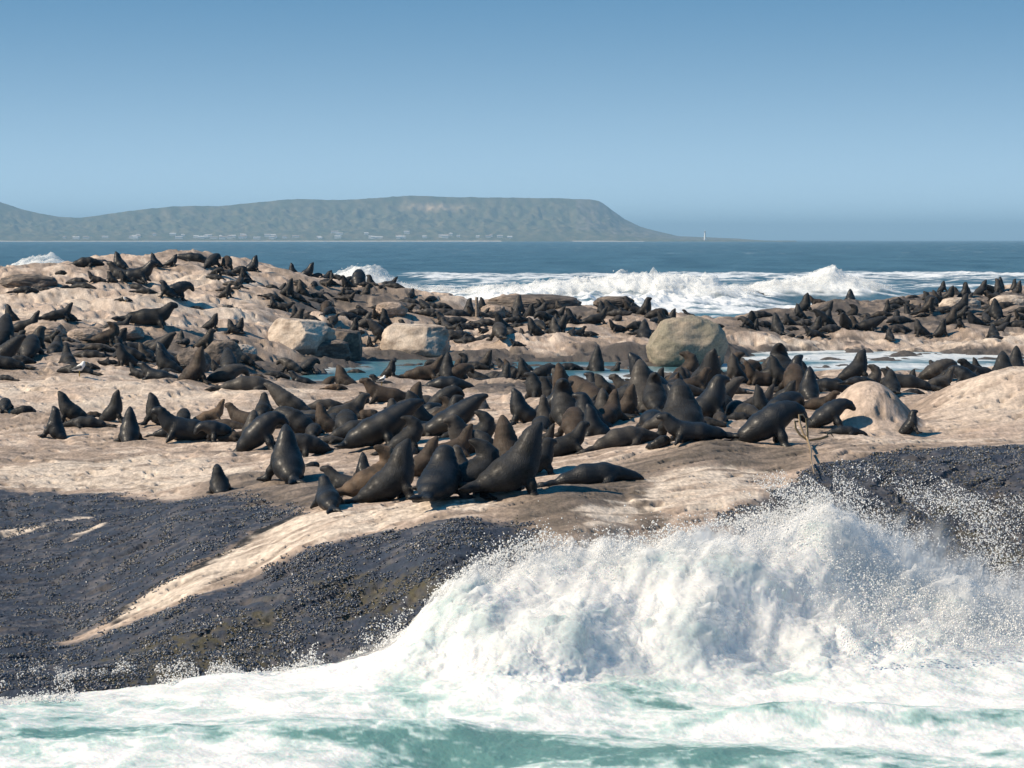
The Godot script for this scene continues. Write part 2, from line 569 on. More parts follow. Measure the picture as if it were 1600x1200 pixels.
func scatter_mesh(parts: Array, mat: Material, n: String, label: String, category: String, mesh: Mesh, colours := PackedColorArray()):
	var mm := MultiMesh.new()
	mm.transform_format = MultiMesh.TRANSFORM_3D
	mm.use_colors = colours.size() > 0
	mm.mesh = mesh
	mm.instance_count = parts.size()
	for i in parts.size():
		mm.set_instance_transform(i, parts[i])
		if colours.size(): mm.set_instance_color(i, colours[i])
	var o := MultiMeshInstance3D.new()
	o.multimesh = mm
	o.material_override = mat
	put(o, n)
	tag(o, label, category, "", "stuff")

func pebble(seed_: int, rough: float, stretch: Vector3, rings := 6, sides := 9) -> ArrayMesh:
	var v := PackedVector3Array()
	var c := PackedColorArray()
	for j in rings + 1:
		for i in sides + 1:
			var lat := lerpf(-1, 1, float(j) / rings) * PI / 2
			var lon := (i % sides) / float(sides) * TAU
			var n := Vector3(cos(lat) * cos(lon), sin(lat), cos(lat) * sin(lon))
			var k := 1.0 + grain.get_noise_3d(n.x * 0.5 + seed_ * 7.0, n.y * 0.5, n.z * 0.5) * rough
			v.append(n * k * stretch)
			c.append(Color.WHITE)
	return sheet(v, c, sides + 1, rings + 1)

func spray():
	# drops, strings and tufts of foam thrown off the upper edge of the burst
	var white := StandardMaterial3D.new()
	white.albedo_color = lin(0.9, 0.9, 0.89)
	white.roughness = 0.6
	white.backlight_enabled = true
	white.backlight = Color(0.6, 0.6, 0.6)
	var r := RandomNumberGenerator.new()
	r.seed = 77
	var tufts := []
	var drops := []
	var strings := []
	for k in 50000:
		var x := r.randf_range(-3.2, 8.0)
		var d := r.randf_range(26.6, 30.6)
		var e := surge_height(x, d)
		if e < 0.32: continue
		var rag := swell.get_noise_2d(x * 9.0, d * 9.0 + 50.0) + 0.25
		if rag < 0.12 or (d < 28.3 and x < 4.0): continue
		var y := e + 0.2 + absf(r.randfn(0.0, 0.10)) * clampf(rag * 2.0, 0.15, 1.6)
		var s := 0.003 + 0.010 * pow(r.randf(), 2.0)
		tufts.append(Transform3D(Basis(Vector3(r.randf(), r.randf(), r.randf()).normalized(), r.randf() * TAU).scaled(Vector3.ONE * s), Vector3(x, y, -d)))
	# the ragged fringe: along the upper outline and over the mussel face on the right
	for k in 110000:
		var x := 0.0
		var d := 0.0
		var y := 0.0
		var t := r.randf()
		if t < 0.6:
			x = r.randf_range(3.4, 8.2)
			d = r.randf_range(29.6, 32.6)
			var top := surge_height(x, 29.7)
			y = top - 0.3 + pow(r.randf(), 1.5) * (1.7 if x / d > 0.142 else 0.75)
			if y > 2.35: continue
			if swell.get_noise_2d(x * 12.0, y * 14.0) < -0.02: continue
		else:
			x = r.randf_range(-4.4, 7.0)
			d = r.randf_range(27.9, 29.6)
			var top := surge_height(x, d)
			y = top + absf(r.randfn(0.0, 0.17)) + 0.03
			if top < 0.12 or swell.get_noise_2d(x * 10.0, 3.0) + swell.get_noise_2d(x * 30.0, y * 30.0) < 0.04: continue
		var s := 0.0022 + 0.0085 * pow(r.randf(), 2.5)
		if r.randf() < 0.14:
			var dir := Vector3(r.randfn(0.0, 1.2), 0.6 + r.randf(), r.randfn(0.0, 0.6)).normalized()
			var bs := Basis(Quaternion(Vector3.UP, dir)).scaled_local(Vector3(s * 0.7, s * r.randf_range(1.4, 2.8), s * 0.7))
			strings.append(Transform3D(bs, Vector3(x, y, -d)))
		else:
			drops.append(Transform3D(Basis(Vector3(r.randf(), r.randf(), r.randf()).normalized(), r.randf() * TAU).scaled(Vector3.ONE * s), Vector3(x, y, -d)))
	# where the wash meets the rock on the left
	for k in 60000:
		var x := r.randf_range(-8.0, 0.0)
		var d := r.randf_range(26.6, 29.6)
		var e := surge_height(x, d)
		var g := ground(x, -d)
		var gap := e - 0.02 - g
		if gap > 0.16 or gap < -0.22: continue
		var rag := swell.get_noise_2d(x * 11.0, d * 6.0) * 1.3 + swell.get_noise_2d(x * 40.0, d * 30.0) * 0.6
		if rag < 0.16 - gap * 0.9: continue
		var s := 0.0025 + 0.009 * pow(r.randf(), 2.0)
		tufts.append(Transform3D(Basis(Vector3(r.randf(), r.randf(), r.randf()).normalized(), r.randf() * TAU).scaled(Vector3.ONE * s), Vector3(x, maxf(e, g) + 0.015 + absf(r.randfn(0.0, 0.05)) * clampf(rag * 2.0, 0.0, 1.5), -d)))
	scatter_mesh(tufts, white, "foam", "white foam heaped on the wave bursting against the front rocks", "foam", pebble(3, 1.1, Vector3(1, 0.8, 1), 7, 10))
	scatter_mesh(drops, white, "spray_drops", "white drops flung up in front of the mussel-covered rock face", "spray", pebble(5, 0.4, Vector3.ONE, 4, 6))
	scatter_mesh(strings, white, "spray_strings", "thin strings of water flung up along the wave's ragged edge", "spray", pebble(8, 0.8, Vector3.ONE, 6, 6))
	# spray over the breakers behind the rocks
	var airy := coloured(0.9, 0.0)
	airy.transparency = BaseMaterial3D.TRANSPARENCY_ALPHA
	airy.backlight_enabled = true
	airy.backlight = Color(0.8, 0.8, 0.8)
	var veil := put(Node3D.new(), "distant_spray")
	tag(veil, "white spray blowing off the breakers behind the rocks", "spray", "", "stuff")
	var far := []
	for q in [[0.140, 222.0, 0.05], [-0.062, 215.0, 0.05], [-0.20, 250.0, 0.07], [0.06, 204.0, 0.08]]:
		for layer in 3:
			var vv := PackedVector3Array()
			var cc := PackedColorArray()
			for j in 46:
				for i in 150:
					var d: float = q[1] + lerpf(-16.0, 16.0, j / 45.0)
					var x: float = (q[0] + lerpf(-q[2], q[2], i / 149.0)) * d
					var b := breaker(x, d)
					var top := maxf(b.x, 0.0)
					var a1 := swell.get_noise_3d(x * 2.2, layer * 30.0, d * 2.2)
					var a2 := froth.get_noise_2d(x * 0.5 + layer * 7.0, d * 0.5)
					vv.append(Vector3(x + a1 * 0.8, b.x + top * (0.06 + 0.13 * layer) * (1.0 + a1 * 1.2), -d + top * 0.2))
					cc.append(Color(0.86, 0.88, 0.89, clampf((0.45 + a1 * 1.1 + a2 * 0.3) * smoothstep(0.4, 1.4, top) * (0.7 - layer * 0.17), 0.0, 0.8)))
			put(shape(sheet(vv, cc, 150, 46), airy), "veil", veil).set_meta("kind", "stuff")
		for k in 5000:
			var d: float = q[1] + r.randfn(0.0, 5.0)
			var x: float = (q[0] + r.randf_range(-q[2], q[2])) * d
			var b := breaker(x, d)
			if b.x < 0.7: continue
			var y: float = b.x * (1.0 + absf(r.randfn(0.0, 0.16)))
			far.append(Transform3D(Basis(Vector3(r.randf(), r.randf(), r.randf()).normalized(), r.randf() * TAU).scaled(Vector3.ONE * r.randf_range(0.015, 0.05)), Vector3(x, y, -d)))
	scatter_mesh(far, white, "distant_spray_drops", "white drops thrown off the breakers behind the rocks", "spray", pebble(3, 1.1, Vector3(1, 0.8, 1), 5, 7))

# ---------------------------------------------------------------- mussels
func mussels():
	var r := RandomNumberGenerator.new()
	r.seed = 91
	var at := []
	var tint := PackedColorArray()
	var tries := 0
	while at.size() < 90000 and tries < 420000:
		tries += 1
		var d := 0.0
		var u := 0.0
		if tries % 3 == 0:
			d = r.randf_range(32.0, 36.6); u = r.randf_range(0.09, 0.262)
		else:
			d = r.randf_range(27.6, 43.0); u = r.randf_range(-0.262, 0.03)
			if d > 36.0 and r.randf() < 0.35: continue
		var x := u * d
		var n := grain.get_noise_2d(x * 0.8, d * 0.8)
		var clump := lumps.get_noise_2d(x * 2.2 + 60.0, d * 2.2) + n
		if r.randf() > mussel_cover(x, -d, n * 0.8) * clampf(0.45 + clump * 1.6 - (0.55 if u < -0.02 and d > 31.5 else 0.05), 0.04, 1.0): continue
		var s := r.randf_range(0.006, 0.014)
		var b := Basis.from_euler(Vector3(r.randf_range(-0.9, 0.9), r.randf() * TAU, r.randf_range(-0.9, 0.9))).scaled_local(Vector3(s, s * 0.8, s * 1.9))
		at.append(Transform3D(b, Vector3(x, ground(x, -d) + s * 0.45, -d)))
		var q := r.randf()
		var k := Color(0.022, 0.03, 0.05).lerp(Color(0.06, 0.075, 0.11), r.randf())
		if q < 0.20: k = Color(0.10, 0.085, 0.05)
		elif q < 0.25: k = Color(0.20, 0.18, 0.16)
		elif q < 0.257: k = Color(0.55, 0.53, 0.51)
		tint.append(k)
	var m := coloured(0.28, 0.6)
	scatter_mesh(at, m, "mussel_bed", "blue-black mussels crowding the wave-washed rock", "mussels", pebble(12, 0.25, Vector3.ONE, 5, 7), tint)

# ---------------------------------------------------------------- seals
# each pose: a chain of tapered limbs [from, radius, to, radius]; x forward, y up
func limbs(pose: String) -> Dictionary:
	var b := []
	var spine := []
	var head := Vector3.ZERO
	var nose := Vector3.ZERO
	var hind := Vector3(-0.62, 0.06, 0)
	var sho := Vector3(0.03, 0.42, 0)
	match pose:
		"up": spine = [[-.62, .07, .06], [-.42, .16, .15], [-.2, .28, .23], [.0, .46, .235], [.07, .65, .19], [.095, .81, .15], [.12, .93, .112], [.175, 1.03, .062], [.205, 1.10, .03]]
		"alert": spine = [[-.62, .07, .06], [-.42, .16, .15], [-.2, .28, .23], [.0, .46, .235], [.07, .64, .19], [.10, .80, .15], [.15, .92, .112], [.27, .935, .062], [.325, .93, .036]]
		"back": spine = [[-.6, .07, .06], [-.4, .16, .15], [-.18, .28, .235], [.06, .47, .23], [.17, .64, .185], [.16, .82, .15], [.07, .94, .112], [-.05, 1.0, .064], [-.12, 1.02, .032]]
		"tall": spine = [[-.5, .06, .05], [-.33, .14, .13], [-.15, .24, .20], [-.02, .44, .20], [.02, .63, .165], [.03, .79, .13], [.06, .91, .10], [.13, .98, .058], [.165, 1.02, .03]]
		"bow": spine = [[-.62, .08, .06], [-.42, .2, .16], [-.2, .36, .225], [.02, .53, .225], [.18, .64, .18], [.31, .68, .13], [.42, .62, .095], [.5, .51, .056], [.525, .46, .035]]
		"bull": spine = [[-.72, .09, .08], [-.5, .21, .19], [-.22, .34, .27], [.08, .52, .27], [.26, .68, .225], [.4, .80, .175], [.52, .9, .12], [.65, .955, .07], [.70, .965, .045]]
		"raise":
			spine = [[-.8, .06, .05], [-.55, .13, .13], [-.2, .2, .2], [.12, .25, .21], [.32, .38, .17], [.42, .52, .12], [.49, .62, .093], [.60, .64, .055], [.655, .635, .033]]
			hind.x = -.8; sho = Vector3(.2, .26, 0)
		"raiseup":
			spine = [[-.8, .06, .05], [-.55, .13, .13], [-.2, .2, .2], [.12, .25, .21], [.32, .39, .165], [.40, .54, .118], [.45, .65, .09], [.525, .745, .052], [.555, .79, .03]]
			hind.x = -.8; sho = Vector3(.2, .26, 0)
		"lie":
			spine = [[-.82, .05, .05], [-.55, .12, .12], [-.2, .185, .195], [.15, .19, .205], [.4, .16, .16], [.56, .13, .12], [.69, .105, .092], [.80, .07, .052], [.85, .055, .032]]
			hind.x = -.82; sho = Vector3(.3, .15, 0)
		"bull_lie":
			spine = [[-.92, .07, .07], [-.62, .18, .17], [-.22, .27, .27], [.15, .28, .28], [.42, .27, .23], [.6, .29, .18], [.75, .31, .125], [.88, .29, .07], [.93, .275, .045]]
			hind.x = -.92; sho = Vector3(.35, .2, 0)
		"side":
			spine = [[-.8, .07, .05], [-.52, .13, .12], [-.18, .18, .19], [.15, .185, .2], [.38, .16, .16], [.53, .15, .12], [.65, .17, .09], [.75, .23, .052], [.79, .26, .03]]
			hind.x = -.8; sho = Vector3(.28, .2, 0)
	if pose == "curl":
		var r: Array = [.05, .12, .19, .205, .17, .125, .095, .055, .033]
		for k in 9:
			var a := lerpf(-0.35, 3.75, pow(k / 8.0, 0.9))
			spine.append([.40 * cos(a), r[k] * 0.92, r[k], .40 * sin(a) - .1])
		hind = Vector3(spine[0][0], .05, spine[0][3])
	for k in spine.size() - 1:
		var a := Vector3(spine[k][0], spine[k][1], spine[k][3] if spine[k].size() > 3 else 0.0)
		var c := Vector3(spine[k + 1][0], spine[k + 1][1], spine[k + 1][3] if spine[k + 1].size() > 3 else 0.0)
		if k >= 1 and k < 3 and pose not in ["curl", "side"]:
			# the trunk is wider than it is deep
			for s in [-1, 1]: b.append([a + Vector3(0, 0, .035 * s), spine[k][2], c + Vector3(0, 0, .035 * s), spine[k + 1][2]])
		else: b.append([a, spine[k][2], c, spine[k + 1][2]])
		if k == 6: head = a
		if k == 7: nose = c
	for s in [-1, 1]:
		# hind flippers
		b.append([hind, .055, hind + Vector3(-.16, -.02, .09 * s), .045])
		b.append([hind + Vector3(-.16, -.02, .09 * s), .045, hind + Vector3(-.30, -.035, .15 * s), .022])
		# fore flippers
		var sh := sho + Vector3(0, 0, .15 * s)
		if pose in ["up", "alert", "back", "tall", "bull", "bow"]:
			var k := .8 if pose == "tall" else 1.0
			b.append([sh, .095, Vector3(.10, .2, .25 * s * k), .07])
			b.append([Vector3(.10, .2, .25 * s * k), .07, Vector3(.13, .05, .30 * s * k), .05])
			b.append([Vector3(.13, .05, .30 * s * k), .05, Vector3(.27, .03, .42 * s * k), .034])
			b.append([Vector3(.13, .05, .30 * s * k), .045, Vector3(.16, .025, .46 * s * k), .03])
		elif pose in ["raise", "raiseup"]:
			b.append([sh, .085, Vector3(.30, .12, .25 * s), .06])
			b.append([Vector3(.30, .12, .25 * s), .06, Vector3(.40, .03, .36 * s), .032])
		elif pose == "side" and s > 0:
			b.append([sh + Vector3(0, .1, -.1), .07, Vector3(.2, .42, .1), .05])
			b.append([Vector3(.2, .42, .1), .05, Vector3(.08, .54, .14), .025])
		elif pose != "curl":
			b.append([sh, .075, sh + Vector3(-.12, -.08, .12 * s), .05])
			b.append([sh + Vector3(-.12, -.08, .12 * s), .05, sh + Vector3(-.30, -.12, .17 * s), .026])
	return {"limbs": b, "head": head, "nose": nose}

func skin(b: Array, cell: float, soft: float, tint: float) -> ArrayMesh:
	# the limbs' distance fields joined smoothly on a grid, then meshed with surface nets
	var lo := Vector3.ONE * 9
	var hi := -lo
	for q in b:
		for k in [0, 2]:
			lo = lo.min(q[k] - Vector3.ONE * (q[k + 1] + 2.5 * cell))
			hi = hi.max(q[k] + Vector3.ONE * (q[k + 1] + 2.5 * cell))
	lo.y = maxf(lo.y, -0.05)
	var nx := int((hi.x - lo.x) / cell) + 2
	var ny := int((hi.y - lo.y) / cell) + 2
	var nz := int((hi.z - lo.z) / cell) + 2
	var f := PackedFloat32Array()
	f.resize(nx * ny * nz)
	f.fill(0.5)
	for q in b:
		var a: Vector3 = q[0]
		var c: Vector3 = q[2]
		var ra: float = q[1]
		var rc: float = q[3]
		var pad := maxf(ra, rc) + soft + cell
		var p0 := (a.min(c) - Vector3.ONE * pad - lo) / cell
		var p1 := (a.max(c) + Vector3.ONE * pad - lo) / cell
		var ab := c - a
		var inv := 1.0 / maxf(ab.length_squared(), 1e-6)
		for k in range(maxi(int(p0.z), 0), mini(int(p1.z) + 2, nz)):
			for j in range(maxi(int(p0.y), 0), mini(int(p1.y) + 2, ny)):
				var o := (k * ny + j) * nx
				for i in range(maxi(int(p0.x), 0), mini(int(p1.x) + 2, nx)):
					var p := lo + Vector3(i, j, k) * cell - a
					var t := clampf(p.dot(ab) * inv, 0.0, 1.0)
					var dd := (p - ab * t).length() - lerpf(ra, rc, t)
					var was := f[o + i]
					var hh := maxf(soft - absf(was - dd), 0.0) / soft
					f[o + i] = minf(was, dd) - hh * hh * soft * 0.25
	var id := PackedInt32Array()
	id.resize(nx * ny * nz)
	id.fill(-1)
	var v := PackedVector3Array()
	var n := PackedVector3Array()
	var c := PackedColorArray()
	var idx := PackedInt32Array()
	var sy := nx
	var sz := nx * ny
	var off := [0, 1, sy, sy + 1, sz, sz + 1, sz + sy, sz + sy + 1]
	var edges := [[0, 1], [2, 3], [4, 5], [6, 7], [0, 2], [1, 3], [4, 6], [5, 7], [0, 4], [1, 5], [2, 6], [3, 7]]
	for k in nz - 1:
		for j in ny - 1:
			for i in nx - 1:
				var o := (k * ny + j) * nx + i
				var in0 := f[o] < 0.0
				if (f[o + 1] < 0.0) == in0 and (f[o + sy] < 0.0) == in0 and (f[o + sy + 1] < 0.0) == in0 and (f[o + sz] < 0.0) == in0 and (f[o + sz + 1] < 0.0) == in0 and (f[o + sz + sy] < 0.0) == in0 and (f[o + sz + sy + 1] < 0.0) == in0:
					continue
				var sum := Vector3.ZERO
				var count := 0
				for e in edges:
					var fa := f[o + off[e[0]]]
					var fb := f[o + off[e[1]]]
					if (fa < 0.0) != (fb < 0.0):
						var t := fa / (fa - fb)
						var pa := Vector3(e[0] & 1, (e[0] >> 1) & 1, e[0] >> 2)
						var pb := Vector3(e[1] & 1, (e[1] >> 1) & 1, e[1] >> 2)
						sum += pa.lerp(pb, t)
						count += 1
				var g := Vector3(f[o + 1] - f[o] + f[o + sy + sz + 1] - f[o + sy + sz], f[o + sy] - f[o] + f[o + sy + sz + 1] - f[o + 1 + sz], f[o + sz] - f[o] + f[o + sy + sz + 1] - f[o + 1 + sy]).normalized()
				var p := lo + (Vector3(i, j, k) + sum / count) * cell
				id[o] = v.size()
				v.append(p)
				n.append(g)
				# belly and throat paler, flippers and back dark, fur mottled
				var m := grain.get_noise_3d(p.x * 1.2 + tint, p.y * 1.2, p.z * 1.2) * 0.5 + lumps.get_noise_3d(p.x * 5.0, p.y * 5.0 + tint, p.z * 5.0) * 0.5
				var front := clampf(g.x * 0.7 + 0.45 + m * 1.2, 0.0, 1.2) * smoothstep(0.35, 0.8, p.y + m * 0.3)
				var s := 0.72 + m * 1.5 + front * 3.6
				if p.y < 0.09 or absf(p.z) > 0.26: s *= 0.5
				# folds of the neck
				if p.y > 0.5 and p.y < 0.95: v[v.size() - 1] = p + g * (sin(p.y * 62.0 + p.x * 25.0 + m * 6.0) * 0.006)
				c.append(Color(s, s * (1.0 - minf(front, 1.0) * 0.26), s * (1.0 - minf(front, 1.0) * 0.48)))
	for k in range(1, nz - 1):
		for j in range(1, ny - 1):
			for i in range(1, nx - 1):
				var o := (k * ny + j) * nx + i
				var ins := f[o] < 0.0
				if ins != (f[o + 1] < 0.0): quad(idx, id[o - sy - sz], id[o - sz], id[o], id[o - sy], ins)
				if ins != (f[o + sy] < 0.0): quad(idx, id[o - 1 - sz], id[o - 1], id[o], id[o - sz], ins)
				if ins != (f[o + sz] < 0.0): quad(idx, id[o - 1 - sy], id[o - sy], id[o], id[o - 1], ins)
	var arr := []
	arr.resize(Mesh.ARRAY_MAX)
	arr[Mesh.ARRAY_VERTEX] = v
	arr[Mesh.ARRAY_NORMAL] = n
	arr[Mesh.ARRAY_COLOR] = c
	arr[Mesh.ARRAY_INDEX] = idx
	var mesh := ArrayMesh.new()
	mesh.add_surface_from_arrays(Mesh.PRIMITIVE_TRIANGLES, arr)
	return mesh

func quad(idx: PackedInt32Array, a: int, b: int, c: int, d: int, inside: bool):
	if a < 0 or b < 0 or c < 0 or d < 0: return
	if inside:
		idx.append(a); idx.append(c); idx.append(b); idx.append(a); idx.append(d); idx.append(c)
	else:
		idx.append(a); idx.append(b); idx.append(c); idx.append(a); idx.append(c); idx.append(d)

func fur(r: float, g: float, b: float, rough: float, wet: float) -> StandardMaterial3D:
	var m := coloured(rough, 0.38)
	m.albedo_color = lin(r, g, b)
	m.roughness = minf(1.0, rough * 1.45)
	m.rim_enabled = true
	m.rim = 0.12
	m.rim_tint = 0.6
	if wet > 0.0:
		m.clearcoat_enabled = true
		m.clearcoat = wet
		m.clearcoat_roughness = 0.3
	m.heightmap_enabled = true
	m.heightmap_texture = fur_relief
	m.heightmap_scale = 0.9
	m.roughness_texture = fur_sheen
	m.uv1_triplanar = true
	m.uv1_scale = Vector3(5, 5, 5)
	return m

var fur_relief: NoiseTexture2D
var fur_sheen: NoiseTexture2D

func seals():
	fur_relief = noise_tex(0.03, 4, 61, 256)
	fur_sheen = noise_tex(0.012, 4, 66, 256, FastNoiseLite.TYPE_SIMPLEX_SMOOTH, 0.0, 0.45)
	var tones := {"K": fur(.0075, .0105, .016, .52, .14), "D": fur(.0165, .018, .021, .62, .04), "B": fur(.052, .037, .027, .64, 0.0), "G": fur(.046, .042, .039, .6, .06), "T": fur(.13, .088, .058, .7, 0.0)}
	var eye_mat := StandardMaterial3D.new()
	eye_mat.albedo_color = lin(.01, .01, .01)
	eye_mat.roughness = 0.1
	var eye_mesh := SphereMesh.new()
	eye_mesh.radius = 0.017; eye_mesh.height = 0.034; eye_mesh.radial_segments = 10; eye_mesh.rings = 6
	var ear_mesh := CylinderMesh.new()
	ear_mesh.top_radius = 0.004; ear_mesh.bottom_radius = 0.014; ear_mesh.height = 0.06; ear_mesh.radial_segments = 7
	var poses := {}
	var tint := 0.0
	for p in ["up", "alert", "back", "tall", "bow", "bull", "raise", "raiseup", "lie", "bull_lie", "side", "curl"]:
		tint += 17.0
		var l := limbs(p)
		l.mesh = skin(l.limbs, 0.026, 0.075, tint)
		poses[p] = l
	var models := {}
	for g in herds:
		for s in herds[g]:
			var p: Dictionary = poses[s[0]]
			var o: Node3D
			var near: bool = s[2] > -62.0
			var key: String = s[0] + s[5] + str(near)
			if models.has(key):
				o = models[key].duplicate()
				for m in o.get_meta_list(): o.remove_meta(m)
				put(o, "fur_seal")
			elif near:
				o = put(Node3D.new(), "fur_seal")
				put(shape(p.mesh, tones[s[5]]), "body", o)
				var dir: Vector3 = (p.nose - p.head).normalized()
				var up := Vector3.UP if absf(dir.y) < 0.8 else Vector3.LEFT
				var side := dir.cross(up).normalized()
				up = side.cross(dir)
				for k in [-1, 1]:
					var e := put(shape(eye_mesh, eye_mat), "eye", o)
					e.position = p.head + dir * 0.055 + side * 0.058 * k + up * 0.038
					var r := put(shape(ear_mesh, tones[s[5]]), "ear", o)
					r.position = p.head - dir * 0.05 + side * 0.092 * k + up * 0.01
					r.basis = Basis(Quaternion(Vector3.UP, (side * k * 0.6 - dir + up * -0.1).normalized()))
				models[key] = o
			else:
				o = put(shape(p.mesh, tones[s[5]]), "fur_seal")
				models[key] = o
			o.transform = stand(s)
			tag(o, s[6], "seal", g)
	# the rest of the colony, too small to tell apart
	var heap := {}
	for s in far_herd:
		var key: String = s[0]
		if not heap.has(key): heap[key] = []
		heap[key].append(s)
	var crowd := put(Node3D.new(), "seal_colony")
	tag(crowd, "small far seals crowding the rocks between the larger ones", "seals", "", "stuff")
	for key in heap:
		var mm := MultiMesh.new()
		mm.transform_format = MultiMesh.TRANSFORM_3D
		mm.use_colors = true
		mm.mesh = poses[key].mesh
		mm.instance_count = heap[key].size()
		for i in heap[key].size():
			mm.set_instance_transform(i, stand(heap[key][i]))
			mm.set_instance_color(i, {"K": Color(.5, .52, .58), "D": Color(1, .9, .82), "B": Color(2.1, 1.55, 1.1), "G": Color(2.0, 1.75, 1.55)}[heap[key][i][5]])
		var o := MultiMeshInstance3D.new()
		o.multimesh = mm
		o.material_override = tones["D"]
		put(o, "seal_group", crowd)
		o.set_meta("kind", "stuff")

func stand(s: Array) -> Transform3D:
	var x: float = s[1]
	var z: float = s[2]
	var k: float = s[4]
	var g := 0.3 * k
	var y := (ground(x, z) * 2.0 + ground(x - g, z) + ground(x + g, z) + ground(x, z - g) + ground(x, z + g)) / 6.0
	var n := Vector3(base_ground(x - 0.6, z) - base_ground(x + 0.6, z), 1.2, base_ground(x, z - 0.6) - base_ground(x, z + 0.6)).normalized()
	var flat: bool = s[0] in ["lie", "bull_lie", "side", "curl", "raise", "raiseup"]
	n = Vector3.UP.lerp(n, 0.9 if flat else 0.35).normalized()
	var b := Basis(Quaternion(Vector3.UP, n)) * Basis(Vector3.UP, deg_to_rad(s[3]))
	var odd := sin(x * 91.7 + z * 37.3)
	if not flat: b = b * Basis(Vector3(0, 0, 1), 0.16 * sin(x * 71.3 + z * 19.1)) * Basis(Vector3(1, 0, 0), 0.10 * sin(x * 33.1 - z * 57.7))
	return Transform3D(b.scaled_local(Vector3(k * (1.0 + 0.05 * odd) * (1.0 if flat else 1.12), k * (1.0 - 0.06 * odd) * (1.0 if flat else 0.96), k * (1.04 + 0.1 * sin(x * 53.0)) * (1.0 if flat else 1.15))), Vector3(x, y - 0.02 * k, z))

# ---------------------------------------------------------------- small things
func gull(g: Array):
	var at := Vector3(g[0], ground(g[0], g[1]), g[1])
	var o := put(Node3D.new(), "gull")
	var k: float = g[3] / 0.42
	var white := StandardMaterial3D.new()
	white.albedo_color = lin(.78, .78, .77); white.roughness = 0.8
	var grey := StandardMaterial3D.new()
	grey.albedo_color = lin(.09, .095, .10); grey.roughness = 0.8
	var yellow := StandardMaterial3D.new()
	yellow.albedo_color = lin(.5, .32, .05); yellow.roughness = 0.6
	var b := [[Vector3(-.12, .19, 0), .045, Vector3(.0, .23, 0), .08], [Vector3(.0, .23, 0), .08, Vector3(.07, .29, 0), .062], [Vector3(.07, .29, 0), .05, Vector3(.10, .36, 0), .045], [Vector3(-.12, .19, 0), .035, Vector3(-.2, .16, 0), .015]]
	var body := shape(skin(b, 0.016, 0.04, 3.0), white)
	put(body, "body", o)
	var beak := CylinderMesh.new()
	beak.top_radius = 0.004; beak.bottom_radius = 0.014; beak.height = 0.07; beak.radial_segments = 8
	var bk := put(shape(beak, yellow), "beak", o)
	bk.position = Vector3(.165, .355, 0); bk.rotation.z = -PI / 2 - 0.1
	for s in [-1, 1]:
		var wing := put(shape(skin([[Vector3(.02, .25, .055 * s), .05, Vector3(-.1, .22, .055 * s), .04], [Vector3(-.1, .22, .055 * s), .035, Vector3(-.25, .18, .02 * s), .012]], 0.016, 0.03, 3.0), grey), "wing", o)
		var leg := CylinderMesh.new()
		leg.top_radius = 0.008; leg.bottom_radius = 0.008; leg.height = 0.18; leg.radial_segments = 6
		put(shape(leg, yellow), "leg", o).position = Vector3(-.01, .09, .03 * s)
	o.transform = Transform3D(Basis(Vector3.UP, deg_to_rad(g[2])).scaled(Vector3.ONE * k), at)
	tag(o, g[4], "gull", "gulls among the seals")

func tube(pts: Array, radii: Array, sides := 8, flat := 1.0) -> ArrayMesh:
	var v := PackedVector3Array()
	var c := PackedColorArray()
	for j in pts.size():
		var dir: Vector3 = (pts[mini(j + 1, pts.size() - 1)] - pts[maxi(j - 1, 0)]).normalized()
		var s := dir.cross(Vector3(0.3, 0.2, 1)).normalized()
		var t := s.cross(dir)
		for i in sides + 1:
			var a := (i % sides) / float(sides) * TAU
			v.append(pts[j] + (s * cos(a) + t * sin(a) * flat) * radii[j])
			c.append(Color.WHITE)
	return sheet(v, c, sides + 1, pts.size())

func on_ground(p: Vector2, up: float) -> Vector3:
	return Vector3(p.x, ground(p.x, p.y) + up, p.y)

func post_and_kelp():
	var wood := StandardMaterial3D.new()
	wood.albedo_color = lin(.42, .34, .27); wood.roughness = 0.9
	wood.albedo_texture = noise_tex(0.04, 4, 71, 256, FastNoiseLite.TYPE_SIMPLEX_SMOOTH, 0.0, 0.5)
	wood.uv1_triplanar = true
	var p := put(shape(tube([Vector3(0, -.2, 0), Vector3(.01, .4, 0), Vector3(-.01, .85, .01), Vector3(0, 1.0, 0), Vector3(0, 1.01, 0)], [.10, .095, .085, .08, .01]), wood), "post")
	p.position = on_ground(post_at, 0.0)
	tag(p, "weathered pale post standing upright on the far rock shelf", "post")
	# a torn-off kelp lying over the edge of the ledge
	var stalk := StandardMaterial3D.new()
	stalk.albedo_color = lin(.27, .20, .12); stalk.roughness = 0.35
	var blade_mat := StandardMaterial3D.new()
	blade_mat.albedo_color = lin(.10, .075, .035); blade_mat.roughness = 0.3
	var o := put(Node3D.new(), "kelp")
	var b := on_ground(kelp_mid_at, .10)
	var c := on_ground(kelp_foot_at, .12)
	put(shape(tube([c, c.lerp(b, .35) + Vector3(-.02, .03, .04), c.lerp(b, .7) + Vector3(.01, .03, .03), b, b + Vector3(-.02, .08, -.02)], [.008, .014, .019, .026, .016]), stalk), "stalk", o)
	for k in 4:
		var q: Vector3 = [Vector3(-.19, .30, -.18), Vector3(-.11, .40, -.28), Vector3(.0, .34, -.22), Vector3(.34, .10, -.15)][k]
		put(shape(tube([b, b + q * .3 + Vector3(q.x * .35, 0, .03), b + q * .65 + Vector3(q.x * .35, 0, .02), b + q, b + q + Vector3(.07, .0, -.04), b + q + Vector3(.12, -.07, -.06)], [.016, .02, .022, .02, .015, .004], 8, 0.5), stalk if k == 1 else blade_mat), "blade", o)
	tag(o, "torn-off kelp with pale stalk draped over the ledge beside the big bowing seal", "kelp")

